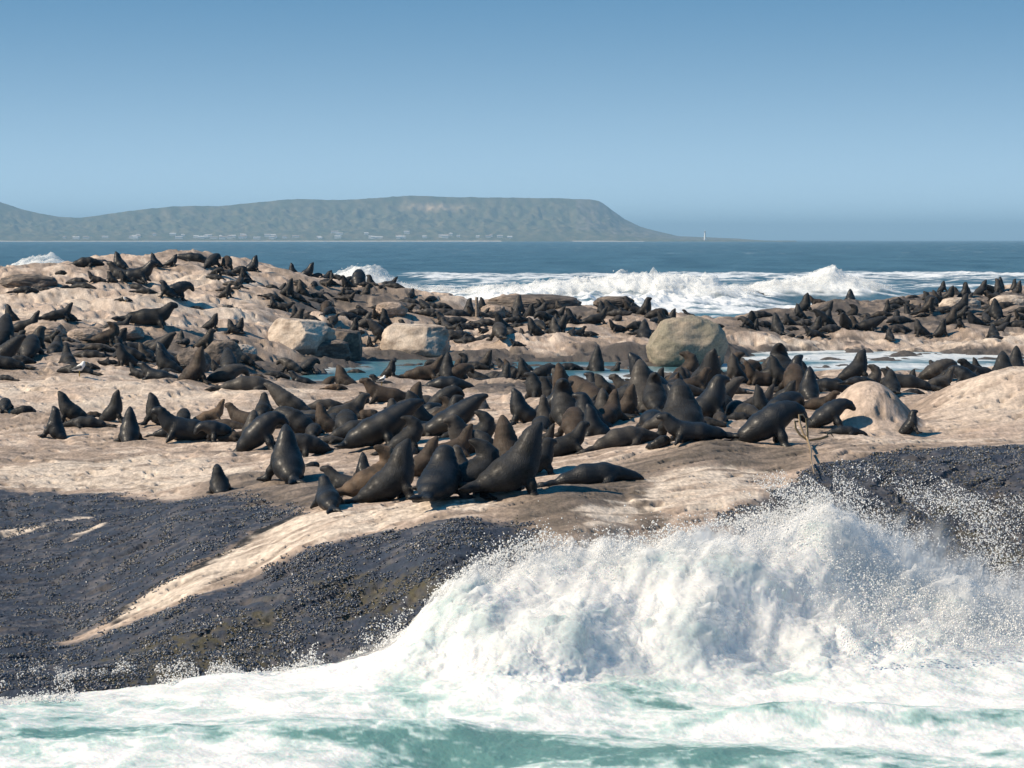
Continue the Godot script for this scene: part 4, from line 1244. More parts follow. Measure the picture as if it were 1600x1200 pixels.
var zones := [
	["mussel", 0.35, [Vector2(-12.48, -44.0), Vector2(-10.09, -44.5), Vector2(-7.92, -43.0), Vector2(-5.26, -39.5), Vector2(-3.32, -35.5), Vector2(-3.23, -34.5), Vector2(-3.88, -34.2), Vector2(-4.38, -32.8), Vector2(-5.11, -32.1), Vector2(-5.68, -31.7), Vector2(-6.57, -31.2), Vector2(-7.13, -29.1), Vector2(-8.18, -28.7)]],
	["mussel", 0.25, [Vector2(-5.43, -30.8), Vector2(-4.38, -30.8), Vector2(-3.39, -31.4), Vector2(-2.15, -31.6), Vector2(-0.9, -31.6), Vector2(0.0, -31.6), Vector2(0.39, -30.9), Vector2(0.43, -30.1), Vector2(0.0, -28.7), Vector2(-1.56, -27.4), Vector2(-3.89, -27.3), Vector2(-6.19, -27.1), Vector2(-7.68, -26.9), Vector2(-8.29, -29.1), Vector2(-6.53, -31.0)]],
	["mussel", 0.2, [Vector2(4.8, -35.7), Vector2(6.17, -36.3), Vector2(10.36, -36.6), Vector2(9.05, -31.8), Vector2(6.38, -32.0), Vector2(5.33, -32.3), Vector2(3.59, -31.6), Vector2(2.9, -31.9), Vector2(3.54, -32.8), Vector2(4.19, -34.0)]],
	["crack", 0.08, [Vector2(-5.73, -31.7), Vector2(-5.19, -32.3), Vector2(-4.39, -32.9), Vector2(-3.89, -34.3), Vector2(-3.25, -34.7), Vector2(-3.13, -34.3), Vector2(-3.79, -33.8), Vector2(-4.23, -32.4), Vector2(-5.06, -31.8), Vector2(-5.52, -31.2)]],  # shade of the step beside the pale stripe, painted with its wet mussels
	["algae", 0.5, [Vector2(-5.06, -29.6), Vector2(-3.95, -29.5), Vector2(-3.14, -29.8), Vector2(-3.05, -28.2), Vector2(-3.95, -27.7), Vector2(-5.13, -27.7)]],
	["algae", 0.4, [Vector2(-2.59, -30.4), Vector2(-1.37, -30.1), Vector2(-0.83, -29.2), Vector2(-1.49, -29.1), Vector2(-2.35, -29.5)]],
	["algae", 0.4, [Vector2(6.69, -34.2), Vector2(7.35, -34.1), Vector2(7.2, -32.9), Vector2(6.56, -33.0)]],
	["wet", 0.4, [Vector2(0.0, -32.8), Vector2(0.85, -33.3), Vector2(0.96, -32.4), Vector2(0.79, -30.9), Vector2(0.35, -30.8), Vector2(-0.09, -31.8)]],
	["wet", 0.6, [Vector2(0.58, -34.1), Vector2(1.61, -35.5), Vector2(2.45, -36.0), Vector2(1.96, -32.9), Vector2(1.69, -31.4), Vector2(0.87, -30.8), Vector2(0.44, -30.8)]],
	["wet", 0.5, [Vector2(1.02, -36.0), Vector2(2.21, -37.1), Vector2(3.3, -37.6), Vector2(4.77, -37.4), Vector2(4.63, -35.4), Vector2(3.84, -35.7), Vector2(3.03, -35.7), Vector2(2.21, -35.4), Vector2(1.42, -33.4)]],
	["wet", 0.3, [Vector2(1.77, -32.8), Vector2(2.1, -33.6), Vector2(2.08, -31.8), Vector2(1.78, -31.4)]],
	["cream", 0.22, [Vector2(-5.58, -31.4), Vector2(-5.2, -32.1), Vector2(-4.35, -32.6), Vector2(-3.86, -34.0), Vector2(-3.1, -34.2), Vector2(-1.92, -33.8), Vector2(-0.37, -32.9), Vector2(0.0, -32.7), Vector2(-0.37, -32.3), Vector2(-1.46, -32.2), Vector2(-2.52, -31.7), Vector2(-3.6, -31.7), Vector2(-4.58, -31.0)]],
	["cream", 0.5, [Vector2(-11.84, -46.4), Vector2(-10.81, -47.7), Vector2(-9.46, -49.1), Vector2(-7.73, -49.6), Vector2(-4.77, -44.3), Vector2(-4.59, -41.5), Vector2(-6.67, -42.8), Vector2(-8.52, -44.2), Vector2(-10.36, -45.7), Vector2(-11.46, -44.9)]],
	["cream", 0.25, [Vector2(2.2, -35.0), Vector2(3.02, -35.5), Vector2(3.82, -35.5), Vector2(3.51, -33.0), Vector2(2.74, -32.2), Vector2(2.08, -32.6)]],
	["cream", 0.2, [Vector2(0.96, -32.2), Vector2(1.73, -33.0), Vector2(1.7, -31.6), Vector2(0.96, -30.9)]],
	["cream", 0.06, [Vector2(-8.81, -38.8), Vector2(-7.69, -39.3), Vector2(-7.1, -39.4), Vector2(-8.15, -38.8), Vector2(-8.7, -38.3)]],
	["cream", 0.06, [Vector2(-7.47, -37.3), Vector2(-7.05, -38.2), Vector2(-6.85, -38.0), Vector2(-7.27, -37.1)]],
	["pale", 1.5, [Vector2(-26.4, -104.0), Vector2(-23.15, -105.25), Vector2(-20.06, -109.5), Vector2(-17.48, -110.75), Vector2(-11.95, -111.5), Vector2(-11.88, -105.25), Vector2(-13.55, -100.0), Vector2(-19.52, -93.5), Vector2(-24.57, -96.75)]],
	["pale", 1.5, [Vector2(-18.63, -116.0), Vector2(-15.53, -117.25), Vector2(-12.48, -116.5), Vector2(-11.84, -113.5), Vector2(-15.75, -111.75)]],
	["pale", 0.8, [Vector2(-16.22, -63.75), Vector2(-14.59, -64.5), Vector2(-12.17, -66.25), Vector2(-8.91, -63.0), Vector2(-6.02, -66.5), Vector2(-5.11, -60.25), Vector2(-8.29, -58.6), Vector2(-10.81, -58.8), Vector2(-13.63, -60.25)]],
	["pale", 0.8, [Vector2(-3.7, -65.5), Vector2(-1.96, -69.25), Vector2(0.96, -68.25), Vector2(0.85, -59.8), Vector2(-2.54, -59.8)]],
	["pale", 1.2, [Vector2(12.1, -112.75), Vector2(19.48, -115.0), Vector2(25.8, -114.25), Vector2(30.64, -114.25), Vector2(28.97, -108.0), Vector2(15.88, -112.5)]],
	["pale", 1.2, [Vector2(-7.06, -125.25), Vector2(-3.5, -124.0), Vector2(-1.91, -123.0), Vector2(-2.04, -120.75), Vector2(-5.45, -120.75)]],
	["pale", 0.4, [Vector2(5.51, -38.9), Vector2(6.92, -47.5), Vector2(8.47, -55.0), Vector2(9.16, -54.0), Vector2(6.81, -38.5)]],
	["pale", 0.4, [Vector2(6.92, -38.2), Vector2(8.55, -45.1), Vector2(9.79, -48.1), Vector2(13.07, -57.8), Vector2(16.9, -61.0), Vector2(10.54, -38.0)]],
	["stain", 1.5, [Vector2(-22.55, -88.75), Vector2(-19.93, -88.25), Vector2(-11.24, -99.5), Vector2(-9.75, -93.25), Vector2(-11.02, -78.0), Vector2(-17.17, -76.0), Vector2(-19.32, -76.0)]],  # left shelf: its shade is painted into the rock colour
	["stain", 1.5, [Vector2(-11.95, -117.75), Vector2(-6.94, -123.0), Vector2(-3.39, -120.25), Vector2(-3.29, -116.75), Vector2(-7.57, -111.75), Vector2(-11.48, -110.0)]],
	["stain", 1.5, [Vector2(-1.36, -120.5), Vector2(0.0, -130.0), Vector2(3.56, -126.25), Vector2(7.82, -120.5), Vector2(6.6, -117.0), Vector2(0.0, -115.0)]],
	["stain", 1.2, [Vector2(10.33, -122.0), Vector2(11.19, -124.0), Vector2(19.53, -138.5), Vector2(24.74, -141.5), Vector2(27.51, -143.5), Vector2(25.22, -131.5), Vector2(18.37, -130.25), Vector2(13.19, -123.0)]],
	["stain", 1.5, [Vector2(11.64, -125.0), Vector2(18.83, -133.5), Vector2(23.91, -136.75), Vector2(31.24, -138.5), Vector2(37.09, -138.5), Vector2(31.64, -118.0), Vector2(21.33, -116.25), Vector2(16.62, -117.75), Vector2(10.62, -114.0)]],
	["stain", 0.5, [Vector2(-5.78, -43.4), Vector2(-3.82, -42.1), Vector2(-2.61, -38.3), Vector2(-2.95, -34.7), Vector2(-4.43, -37.2), Vector2(-5.74, -40.5)]],
	["stain", 0.7, [Vector2(-8.88, -87.25), Vector2(-4.08, -72.25), Vector2(1.06, -74.75), Vector2(6.41, -90.75), Vector2(4.09, -57.8), Vector2(-1.98, -70.0), Vector2(-6.53, -66.0)]],
]
var herds := {
	"fur seals on the near rocks": [
		["lie", -13.17, -58.8, 100, 0.67, "D", "dark seal hump cut by the left picture edge beside the pale mound"],
		["curl", -12.6, -58.3, 0, 0.66, "D", "curled dark seal beside the hump at the left edge, below the pale mound"],
		["tall", -11.28, -55.5, 150, 0.75, "K", "slim black seal sitting in front of the nose-up seals left of the mound"],
		["up", -11.23, -57.5, 170, 0.71, "D", "dark seal with nose up left, tall among those lying left of the mound"],
		["lie", -10.69, -56.7, 180, 0.69, "D", "long dark seal lying flat between two nose-up seals on the left"],
		["lie", -10.82, -58.5, 10, 0.42, "B", "small brown seal lying behind the nose-up seal on the left"],
		["up", -10.11, -57.9, 10, 0.71, "D", "slender dark seal with head stretched up right before the pale mound"],
		["up", -9.16, -54.2, 95, 0.78, "K", "broad black triangular seal seen from behind, lowest of the left group"],
		["up", -8.97, -56.6, 165, 0.75, "D", "dark seal with pointed nose up, right of the black triangular seal"],
		["bow", -8.25, -56.7, 95, 0.52, "D", "small hunched dark seal right of the pointed-nose seal"],
		["lie", -8.33, -54.7, 0, 0.53, "K", "flat black seal lying lowest left of the glossy tangle"],
		["raise", -7.73, -53.5, 190, 1.14, "K", "black seal on its belly beside the tan seal, its side glossy"],
		["bow", -6.95, -53.1, 200, 0.72, "K", "glossy black seal bent double in front of the tan seal"],
		["raiseup", -7.57, -56.9, 10, 0.69, "T", "tan mottled seal with nose raised right behind the glossy bent seal"],
		["raise", -6.54, -55.4, 150, 0.84, "B", "brown seal with pale chest beside the big black bulls"],
		["tall", -5.29, -41, 100, 0.54, "K", "lone black pup sitting upright on the pale ledge"],
		["up", -8.97, -64.75, 20, 0.9, "B", "tall sunlit brown seal with nose high on the pale mound's top"],
		["lie", -7.3, -63.25, 0, 1.13, "G", "very long grey seal lying along the top of the pale mound"],
		["lie", -7.93, -70.5, 170, 0.5, "B", "brown humped seal lying behind the very long grey seal"],
		["side", -9.13, -70.5, 10, 0.58, "K", "wet black and white glinting seal lying right of the tall brown one"],
		["bow", -5.46, -50.3, 5, 0.99, "K", "huge black bull sitting hunched with its flipper trailing left"],
		["bull_lie", -5.3, -54.8, 0, 0.68, "K", "huge black bull stretched to the right above the hunched bull"],
		["side", -6.43, -53.1, 200, 0.62, "B", "brown-bellied seal on its side touching the hunched black bull"],
		["up", -4.08, -40.7, 110, 0.92, "K", "glossy black seal nose up, alone before the wrinkled dark one"],
		["bow", -4.23, -46.8, 200, 0.72, "D", "wrinkled dark seal drooping its head behind the glossy nose-up seal"],
		["curl", -3.95, -43.8, 30, 0.42, "K", "small black pup curled at the side of the glossy nose-up seal"],
		["lie", -4.01, -49.4, 0, 0.42, "G", "grey seal lying flat under the brown upright one in mid slope"],
		["up", -4.43, -53.2, 160, 0.68, "B", "grey-brown upright seal between the bulls on the middle slope"],
		["bow", -3.74, -51.2, 95, 0.78, "D", "dark rounded seal seen from behind right of the grey-brown one"],
		["bull", -2.6, -45.9, 0, 0.99, "K", "massive black bull with head lifted to the right, middle of slope"],
		["raise", -2.79, -34.5, 100, 0.68, "K", "soaked black seal at the left tip of the front row"],
		["up", -2.65, -40, 120, 0.43, "K", "small black seal with nose up behind the soaked one"],
		["back", -2.18, -36, 20, 0.85, "T", "tan-chested seal with arched neck second in the front row"],
		["up", -1.55, -39.7, 20, 0.67, "B", "brown nose-up seal wedged behind the front row's leaning seal"],
		["up", -0.27, -37.2, 170, 0.8, "D", "dark nose-up seal squeezed in left of the narrow brown riser"],
		["alert", 0.44, -36.6, 30, 0.65, "D", "dark seal looking right from behind the tallest front seal"],
		["tall", -0.84, -37.8, 100, 0.59, "G", "slim grey seal in the gap behind the stout head-back seal"],
		["back", -2.04, -45, 10, 0.73, "D", "arch-necked dark seal behind the leaning front seal"],
		["raise", -2.64, -36.6, 160, 0.7, "D", "dark propped seal beside the soaked one at the front row's left tip"],
		["up", -1.78, -35.3, 15, 0.92, "D", "big dark seal leaning back with curved body in the front row"],
		["alert", -1.03, -33.1, 70, 0.85, "K", "broad black seal seen from behind in the front row"],
		["back", -0.59, -33.4, 10, 0.87, "D", "stout dark seal with head thrown back in the front row"],
		["up", 0.06, -33.2, 20, 0.97, "D", "tallest seal of the front row, brown nose straight up"],
		["raiseup", -1.11, -41.5, 10, 0.78, "B", "mottled brown seal peering out behind the front row's broad black seal"],
		["back", -0.69, -44.2, 0, 0.78, "D", "dark seal with arched neck behind the front row"],
		["lie", -1.86, -47.5, 0, 0.7, "G", "grey seal lying flat left of the arched neck"],
		["lie", -1.62, -52.2, 170, 0.66, "G", "grey mottled seal stretched under the black-headed sitter"],
		["alert", -1.27, -50.8, 0, 0.76, "D", "dark sitter looking right on the edge of the pale flat rock"],
		["up", -0.03, -37, 95, 0.91, "B", "narrow brown seal rising directly behind the tallest front seal"],
		["up", 0.17, -50.6, 175, 0.78, "K", "black seal with ringed neck, nose up, against the pale flat rock"],
		["lie", -0.33, -48.4, 200, 0.42, "G", "wrinkled grey seal lying left under the ringed-neck seal"],
		["tall", 0.7, -48.6, 95, 0.57, "G", "grey seal sitting right of the ringed-neck seal"],
		["up", 1.15, -52.9, 170, 0.84, "B", "orange-brown seal nose up left of the black left-turned head"],
		["bow", 1.19, -44.1, 90, 0.73, "B", "broad brown back in front of the orange-brown seal"],
		["up", 1.54, -43.2, 170, 0.66, "K", "purple-black upright seal in the middle of the crowded top"],
		["alert", 2.04, -57.2, 180, 0.73, "K", "black seal with head turned left above the purple-black one"],
		["raise", 0.95, -39.1, 10, 0.72, "D", "ring-wrinkled seal lying above the smooth black sleeper"],
		["lie", 1.29, -34.6, 10, 0.84, "K", "long smooth black sleeper lying alone on the right of the front row"],
		["lie", 1.96, -38.9, 15, 0.81, "G", "long mottled grey seal lying just above the smooth black sleeper"],
		["up", 2.46, -47.3, 20, 0.66, "B", "reddish brown seal nose up right of the black left-turned head"],
		["up", 3.13, -52.2, 170, 1.02, "K", "tall black seal with ringed neck and highest nose of the crowd"],
		["curl", 2.45, -37.9, 20, 0.45, "K", "round glossy black pup curled at the end of the mottled grey seal"],
		["raise", 3, -37.8, 185, 0.78, "K", "black seal with tan brow lying beside the curled glossy pup"],
		["up", 3.35, -44.8, 160, 0.69, "K", "black nose-up seal behind the curled glossy pup"],
		["alert", 3.86, -43.7, 10, 0.92, "K", "straight-backed black seal standing tallest right of the crowd"],
		["lie", 4.34, -43.2, 0, 0.42, "D", "dark seal asleep at the foot of the straight-backed black one"],
		["bow", 3.28, -49.2, 100, 0.66, "D", "dark hunched seal between the ringed-neck and straight-backed ones"],
		["bow", 4.11, -56.4, 80, 0.69, "D", "dark rounded seal below the round granite boulder"],
		["raise", 4.27, -53.5, 10, 0.77, "B", "brown seal propped up below the round granite boulder"],
		["up", 8.73, -97.75, 20, 0.85, "T", "tan seal nose up touching the round granite boulder"],
		["lie", 5.43, -64.5, 0, 0.42, "G", "grey seal lying at the foot of the round granite boulder"],
		["lie", 5.36, -54.5, 170, 0.42, "G", "pale grey seal lying right below the granite boulder"],
		["bow", 6.39, -61.75, 20, 0.72, "B", "brown hunched seal right below the granite boulder"],
		["raiseup", 6.23, -56.8, 190, 0.76, "B", "rusty brown seal nose up left of the twin uprights"],
		["up", 6.69, -56.9, 170, 0.7, "D", "left one of the twin upright seals above the big right bull's back"],
		["tall", 7.11, -57.2, 20, 0.8, "K", "right one of the twin upright seals, slim and black"],
		["bow", 4.38, -37.9, 5, 0.93, "K", "big black seal bowing right beside the stranded kelp stalk"],
		["up", 5.01, -45.9, 160, 0.59, "D", "dark seal nose up behind the big bowing seal"],
		["bow", 5.41, -44.9, 30, 0.74, "K", "black mass of a seal just above the kelp stalk"],
		["bull_lie", 7.63, -54.3, 180, 0.66, "K", "big purple-black bull lying broadside near the right humps"],
		["up", 6.75, -51.7, 95, 0.69, "K", "black upright seal at the head of the broadside bull"],
		["raise", 6.33, -46.5, 330, 0.6, "B", "brown seal below the broadside bull"],
		["bow", 5.95, -41.9, 0, 0.69, "K", "wet glossy seal hunched left of the rounded granite hump"],
		["lie", 6.04, -40.9, 0, 0.43, "K", "flat wet black seal in front of the rounded granite hump"],
		["lie", 6.71, -43.6, 10, 0.42, "K", "small black seal resting against the rounded granite hump"],
		["alert", 7.38, -41.6, 0, 0.42, "K", "lone black pup in the gap between the two granite humps"],
		["up", 8.79, -52.6, 95, 0.57, "D", "dark upright seal behind the rounded granite hump"],
		["back", 9.12, -57, 0, 0.61, "G", "grey seal with bent back neck on the right slope"],
		["lie", 9.2, -60.5, 170, 0.47, "T", "tan seal lying between the broadside bull and the bent-neck seal"],
		["lie", 9.91, -55.9, 180, 0.42, "D", "dark seal lying flat above the gap between the granite humps"],
		["raiseup", 11.07, -58.6, 10, 0.71, "G", "grey seal nose up right of the flat dark one, far right slope"],
		["bow", 11.94, -60, 160, 0.74, "K", "stout black seal beside the white gull on the far right slope"],
		["lie", 12.88, -60.75, 0, 0.42, "D", "dark seal lying right of the stout black one"],
		["lie", 13.42, -60.25, 180, 0.47, "G", "grey seal lying at the right picture edge"],
		["up", 14.1, -68.75, 170, 0.46, "D", "dark seal nose up above the resting ones near the right edge"],
		["up", 15.29, -68.5, 20, 0.49, "D", "dark upright seal against the pool at the right edge"],
		["raise", 14.31, -67, 20, 0.61, "D", "dark propped seal between the two uprights at the right edge"],
		["raise", 10.77, -63.5, 170, 0.63, "D", "dark small seal at the pool's edge left of the flat dark one"],
		["up", 11.17, -63.25, 20, 0.45, "D", "dark nose-up seal at the pool's edge on the right"],
		["lie", 11.34, -62.5, 20, 0.42, "B", "brown seal lying at the pool's edge on the right"],
		["up", -5.22, -70, 160, 0.83, "B", "brown nose-up seal, tallest in the row left of the pale flat rock"],
		["lie", -5.89, -69, 0, 0.53, "D", "dark seal lying left of the row's tallest nose-up seal"],
		["bow", -5.7, -70.75, 30, 0.61, "B", "brown hunched seal just left of the row's tallest nose-up seal"],
		["raise", -6.6, -71, 180, 0.65, "K", "black propped seal at the left end of the pool row"],
		["bow", -8.28, -92.75, 20, 0.74, "D", "dark hunched seal at the left end of the pool row"],
		["lie", -6.47, -93.75, 0, 0.5, "G", "grey seal lying by the water right of the row's tallest seal"],
		["raise", -4.08, -72.25, 190, 0.72, "D", "dark propped seal behind the white gull"],
		["alert", -4.06, -76.5, 0, 0.59, "D", "dark alert seal right behind the white gull"],
		["lie", -4.31, -95.25, 10, 0.55, "K", "black seal lying by the pool above the pale flat rock"],
		["raiseup", -2.93, -76.25, 0, 1.02, "B", "brown curved seal nose up above the flat black one"],
		["lie", -2.63, -72.75, 180, 0.56, "B", "brown seal lying above the flat black one"],
		["up", -2.16, -74.75, 100, 0.84, "D", "dark upright seal behind the flat black one"],
		["bow", -1.77, -74.75, 30, 0.83, "B", "brown hunched seal behind the flat black one"],
		["lie", -1.98, -70, 0, 0.99, "K", "flat black seal stretched along the pale flat rock's upper edge"],
		["lie", -1.19, -77.75, 170, 0.58, "G", "grey seal lying right of the flat black one"],
		["lie", -0.6, -76, 0, 0.66, "D", "dark seal lying in the middle of the pool row"],
		["up", -0.22, -77, 20, 0.75, "D", "dark nose-up seal in the middle of the pool row"],
		["raiseup", 0.14, -80.75, 170, 0.87, "B", "brown nose-up seal right of the pool row's middle"],
		["up", 0.34, -74.5, 160, 0.65, "D", "dark nose-up seal above the ringed-neck black one"],
		["lie", 0.65, -72.25, 10, 0.47, "B", "brown seal lying above the grey sitter"],
		["bow", 1.04, -73.75, 20, 0.77, "D", "dark hunched seal above the grey sitter"],
		["lie", 1.67, -95.25, 170, 0.71, "G", "grey seal lying by the pool above the orange-brown one"],
		["lie", 2.39, -96, 0, 0.74, "D", "dark seal lying at the pool left of the lone pool sitter"],
		["up", 3.53, -96, 95, 1.08, "D", "broad dark seal sitting alone in the shallow pool, nose up"],
		["alert", 4.41, -95.75, 10, 0.53, "D", "tiny pup right of the broad seal in the shallow pool"],
		["lie", -4.88, -59.1, 10, 0.75, "G", "grey seal lying left on the ledge below the pool row"],
		["lie", -4.07, -59.9, 170, 0.71, "B", "brown seal lying right of the grey one on the ledge below the pool row"],
		["lie", -5.15, -66, 10, 0.42, "T", "tan seal resting under the row's tallest nose-up seal"],
		["raise", -3.23, -58.2, 180, 0.98, "B", "brown propped seal left of the round pup on the pale flat rock"],
		["curl", -2.99, -63.75, 20, 0.42, "K", "tiny round black pup alone on the pale flat rock"],
		["lie", -3.57, -55.8, 180, 0.56, "B", "brown seal lying above the massive bull"],
		["lie", -2.49, -55.1, 10, 0.53, "G", "grey seal lying right above the massive bull's head"],
		["raise", -4.11, -55.9, 20, 0.94, "G", "grey propped seal behind the dark rounded one"],
		["lie", -15.55, -71.5, 10, 0.63, "D", "dark seal lying at the far left shelf above the gull"],
		["raise", -15.24, -67.75, 180, 0.88, "D", "dark propped seal cut by the left edge above the pale mound"],
		["lie", -14.61, -65.25, 160, 0.42, "D", "dark seal lying low at the left edge above the pale mound"],
		["lie", -12.83, -66.75, 170, 0.71, "D", "dark seal lying with the white gull standing beside it"],
		["lie", -13.38, -71.75, 0, 0.42, "D", "dark seal lying just above the gull"],
		["lie", -14.24, -73.25, 10, 0.47, "D", "dark seal lying above and left of the gull"],
		["raiseup", -11.32, -68.25, 150, 0.5, "D", "small dark seal nose up on the mound right of the gull"],
		["raise", -10.31, -65.75, 170, 0.85, "K", "black propped seal on the mound left of the tall brown one"],
		["lie", -10.68, -70.25, 0, 0.42, "D", "dark seal lying on the mound just left of the tall brown one"],
		["lie", -10.56, -73, 20, 0.42, "G", "grey seal lying behind the tall brown one"],
		["bow", -8.19, -65.25, 20, 0.88, "G", "grey hunched seal at the head of the very long grey one"],
		["lie", -7.48, -71.5, 0, 0.53, "D", "dark seal lying behind the very long grey seal's tail"],
		["bow", -9.15, -92.5, 160, 0.85, "G", "grey hunched seal at the pool's left end"],
		["up", 3, -39.5, 90, 0.98, "D", "first dark nose-up seal from the left in the pack left of the big bowing seal"],
		["up", 2.87, -49.2, 90, 0.98, "G", "the only grey nose-up seal in the pack left of the big bowing seal"],
		["up", -2.14, -50.1, 200, 0.98, "D", "the only dark nose-up seal in the pack behind the front row"],
		["curl", 4.24, -47.5, 90, 0.89, "D", "the only dark curled seal in the pack left of the big bowing seal"],
		["up", 4.82, -55.3, 304, 1.03, "D", "second dark nose-up seal from the left below the round granite boulder"],
		["curl", 4.75, -43.6, 263, 0.81, "G", "the only grey curled seal in the pack left of the big bowing seal"],
		["alert", -0.86, -42.6, 200, 0.85, "G", "the only grey level-headed seal in the pack behind the front row"],
		["back", 1.13, -46.6, 90, 0.89, "D", "first dark arch-necked seal from the left in the crowded top behind the front row"],
		["curl", -2.08, -49.5, 0, 0.89, "K", "the only black curled seal in the pack behind the front row"],
		["up", 1.4, -55.6, 180, 0.98, "G", "first grey nose-up seal from the left in the crowded top behind the front row"],
		["up", -2.26, -51.6, 15, 0.9, "B", "the only brown nose-up seal on the slope above the massive bull"],
		["bull", -1.16, -47.5, 0, 0.85, "K", "the only black thick-necked seal in the pack behind the front row"],
		["curl", -1.98, -53.3, 0, 0.9, "K", "the only black curled seal on the slope above the massive bull"],
		["alert", 1.45, -44.8, 180, 0.81, "K", "the only black level-headed seal in the crowded top behind the front row"],
		["back", 3.06, -48.6, 90, 0.85, "D", "third dark arch-necked seal from the left in the crowded top behind the front row"],
		["back", 7.14, -60, 90, 1.03, "D", "the only dark arch-necked seal below the round granite boulder"],
		["back", 1.32, -47.1, 180, 0.81, "G", "the only grey arch-necked seal in the crowded top behind the front row"],
		["curl", 2.03, -54.7, 170, 0.89, "G", "the only grey curled seal in the crowded top behind the front row"],
		["bull", 1.76, -50.7, 118, 0.85, "B", "the only brown thick-necked seal in the crowded top behind the front row"],
		["curl", 6.73, -58.7, 340, 0.9, "D", "the only dark curled seal below the round granite boulder"],
		["bow", -5.08, -52.6, 170, 0.95, "D", "the only dark hunched seal around the black bulls"],
		["lie", 2.76, -44.1, 90, 0.89, "K", "the only black flat seal in the pack left of the big bowing seal"],
		["up", -6.05, -52.6, 90, 0.77, "G", "the only grey nose-up seal around the black bulls"],
		["up", 0.97, -51.1, 340, 0.72, "K", "the only black nose-up seal in the crowded top behind the front row"],
		["lie", -2, -48.8, 90, 0.95, "G", "first grey flat seal from the left on the slope above the massive bull"],
		["lie", 4.38, -44, 90, 0.85, "D", "second dark flat seal from the left in the pack left of the big bowing seal"],
		["lie", -3.36, -50.6, 15, 0.98, "D", "first dark flat seal from the left in the pack behind the front row"],
		["up", 1.85, -45.6, 90, 0.64, "G", "second grey nose-up seal from the left in the crowded top behind the front row"],
		["up", 9.9, -64.75, 15, 0.89, "D", "first dark nose-up seal from the left on the far right slope"],
		["up", 13.43, -62, 90, 0.85, "D", "third dark nose-up seal from the left on the far right slope"],
		["raiseup", 1.94, -45.1, 63, 0.81, "B", "the only brown neck-stretching seal in the crowded top behind the front row"],
		["bow", 2.52, -50, 0, 0.81, "D", "the only dark hunched seal in the crowded top behind the front row"],
		["back", 4.74, -60.75, 0, 0.85, "B", "first brown arch-necked seal from the left below the round granite boulder"],
		["bull", -5.71, -57.2, 170, 0.8, "G", "the only grey thick-necked seal around the black bulls"],
		["bow", 6.58, -53.1, 90, 0.85, "B", "the only brown hunched seal in the pack left of the big bowing seal"],
		["lie", 3.66, -53.4, 170, 0.98, "D", "sixth dark flat seal from the left in the crowded top behind the front row"],
		["bull", 4.46, -48.1, 0, 0.67, "G", "the only grey thick-necked seal in the pack left of the big bowing seal"],
		["side", 1.92, -47.5, 200, 0.85, "D", "second dark side-lying seal from the left in the crowded top behind the front row"],
		["alert", 0.61, -61.75, 200, 0.85, "D", "the only dark level-headed seal in the crowded top behind the front row"],
		["side", 1.91, -48.7, 170, 0.85, "D", "first dark side-lying seal from the left in the crowded top behind the front row"],
		["lie", 1.68, -46.4, 170, 0.81, "D", "third dark flat seal from the left in the crowded top behind the front row"],
		["back", 5.79, -58.1, 180, 0.77, "B", "second brown arch-necked seal from the left below the round granite boulder"],
		["up", 15.01, -67.75, 90, 0.85, "D", "fourth dark nose-up seal from the left on the far right slope"],
		["lie", 3.69, -52.1, 0, 0.89, "G", "second grey flat seal from the left in the crowded top behind the front row"],
		["bow", -1.6, -55.1, 0, 0.81, "D", "the only dark hunched seal in the pack behind the front row"],
		["up", 6.94, -62.5, 0, 0.77, "G", "second grey nose-up seal from the left below the round granite boulder"],
		["lie", 10.04, -58.3, 170, 0.98, "D", "second dark flat seal from the left on the far right slope"],
		["lie", 2.99, -43.1, 0, 0.72, "G", "the only grey flat seal in the pack left of the big bowing seal"],
		["curl", 6.19, -63.5, 200, 0.77, "G", "the only grey curled seal below the round granite boulder"],
		["lie", -7, -54.5, 340, 0.9, "B", "the only brown flat seal around the black bulls"],
		["lie", -2.31, -57.5, 0, 0.95, "G", "second grey flat seal from the left on the slope above the massive bull"],
		["up", 2.24, -53.5, 200, 0.64, "G", "third grey nose-up seal from the left in the crowded top behind the front row"],
		["back", -1.57, -51.4, 15, 0.64, "B", "the only brown arch-necked seal in the pack behind the front row"],
		["up", 5.57, -57.2, 200, 0.68, "G", "first grey nose-up seal from the left below the round granite boulder"],
		["lie", -5.08, -55.7, 170, 0.9, "G", "the only grey flat seal around the black bulls"],
		["lie", 5.19, -58.7, 90, 0.95, "B", "second brown flat seal from the left below the round granite boulder"],
		["lie", 5.03, -65, 200, 1.03, "D", "first dark flat seal from the left below the round granite boulder"],
		["lie", 0.61, -45.9, 90, 0.72, "D", "first dark flat seal from the left in the crowded top behind the front row"],
		["side", 3.69, -56.9, 340, 0.89, "K", "the only black side-lying seal in the crowded top behind the front row"],
		["tall", 1.02, -60.5, 200, 0.72, "D", "the only dark slim upright seal in the crowded top behind the front row"],
		["lie", 2.96, -54.5, 200, 0.85, "B", "the only brown flat seal in the crowded top behind the front row"],
		["lie", 1.69, -52, 283, 0.81, "G", "first grey flat seal from the left in the crowded top behind the front row"],
		["side", 3.97, -55, 90, 0.85, "B", "the only brown side-lying seal in the crowded top behind the front row"],
		["bow", 4.37, -58.2, 90, 0.77, "B", "the only brown hunched seal below the round granite boulder"],
		["raise", -2.77, -52.4, 90, 0.85, "G", "the only grey propped seal on the slope above the massive bull"],
		["bow", 12.26, -65, 0, 0.85, "G", "the only grey hunched seal on the far right slope"],
		["lie", -1.53, -56.7, 180, 0.85, "D", "second dark flat seal from the left in the pack behind the front row"],
		["lie", 4.54, -60.25, 176, 0.9, "B", "first brown flat seal from the left below the round granite boulder"],
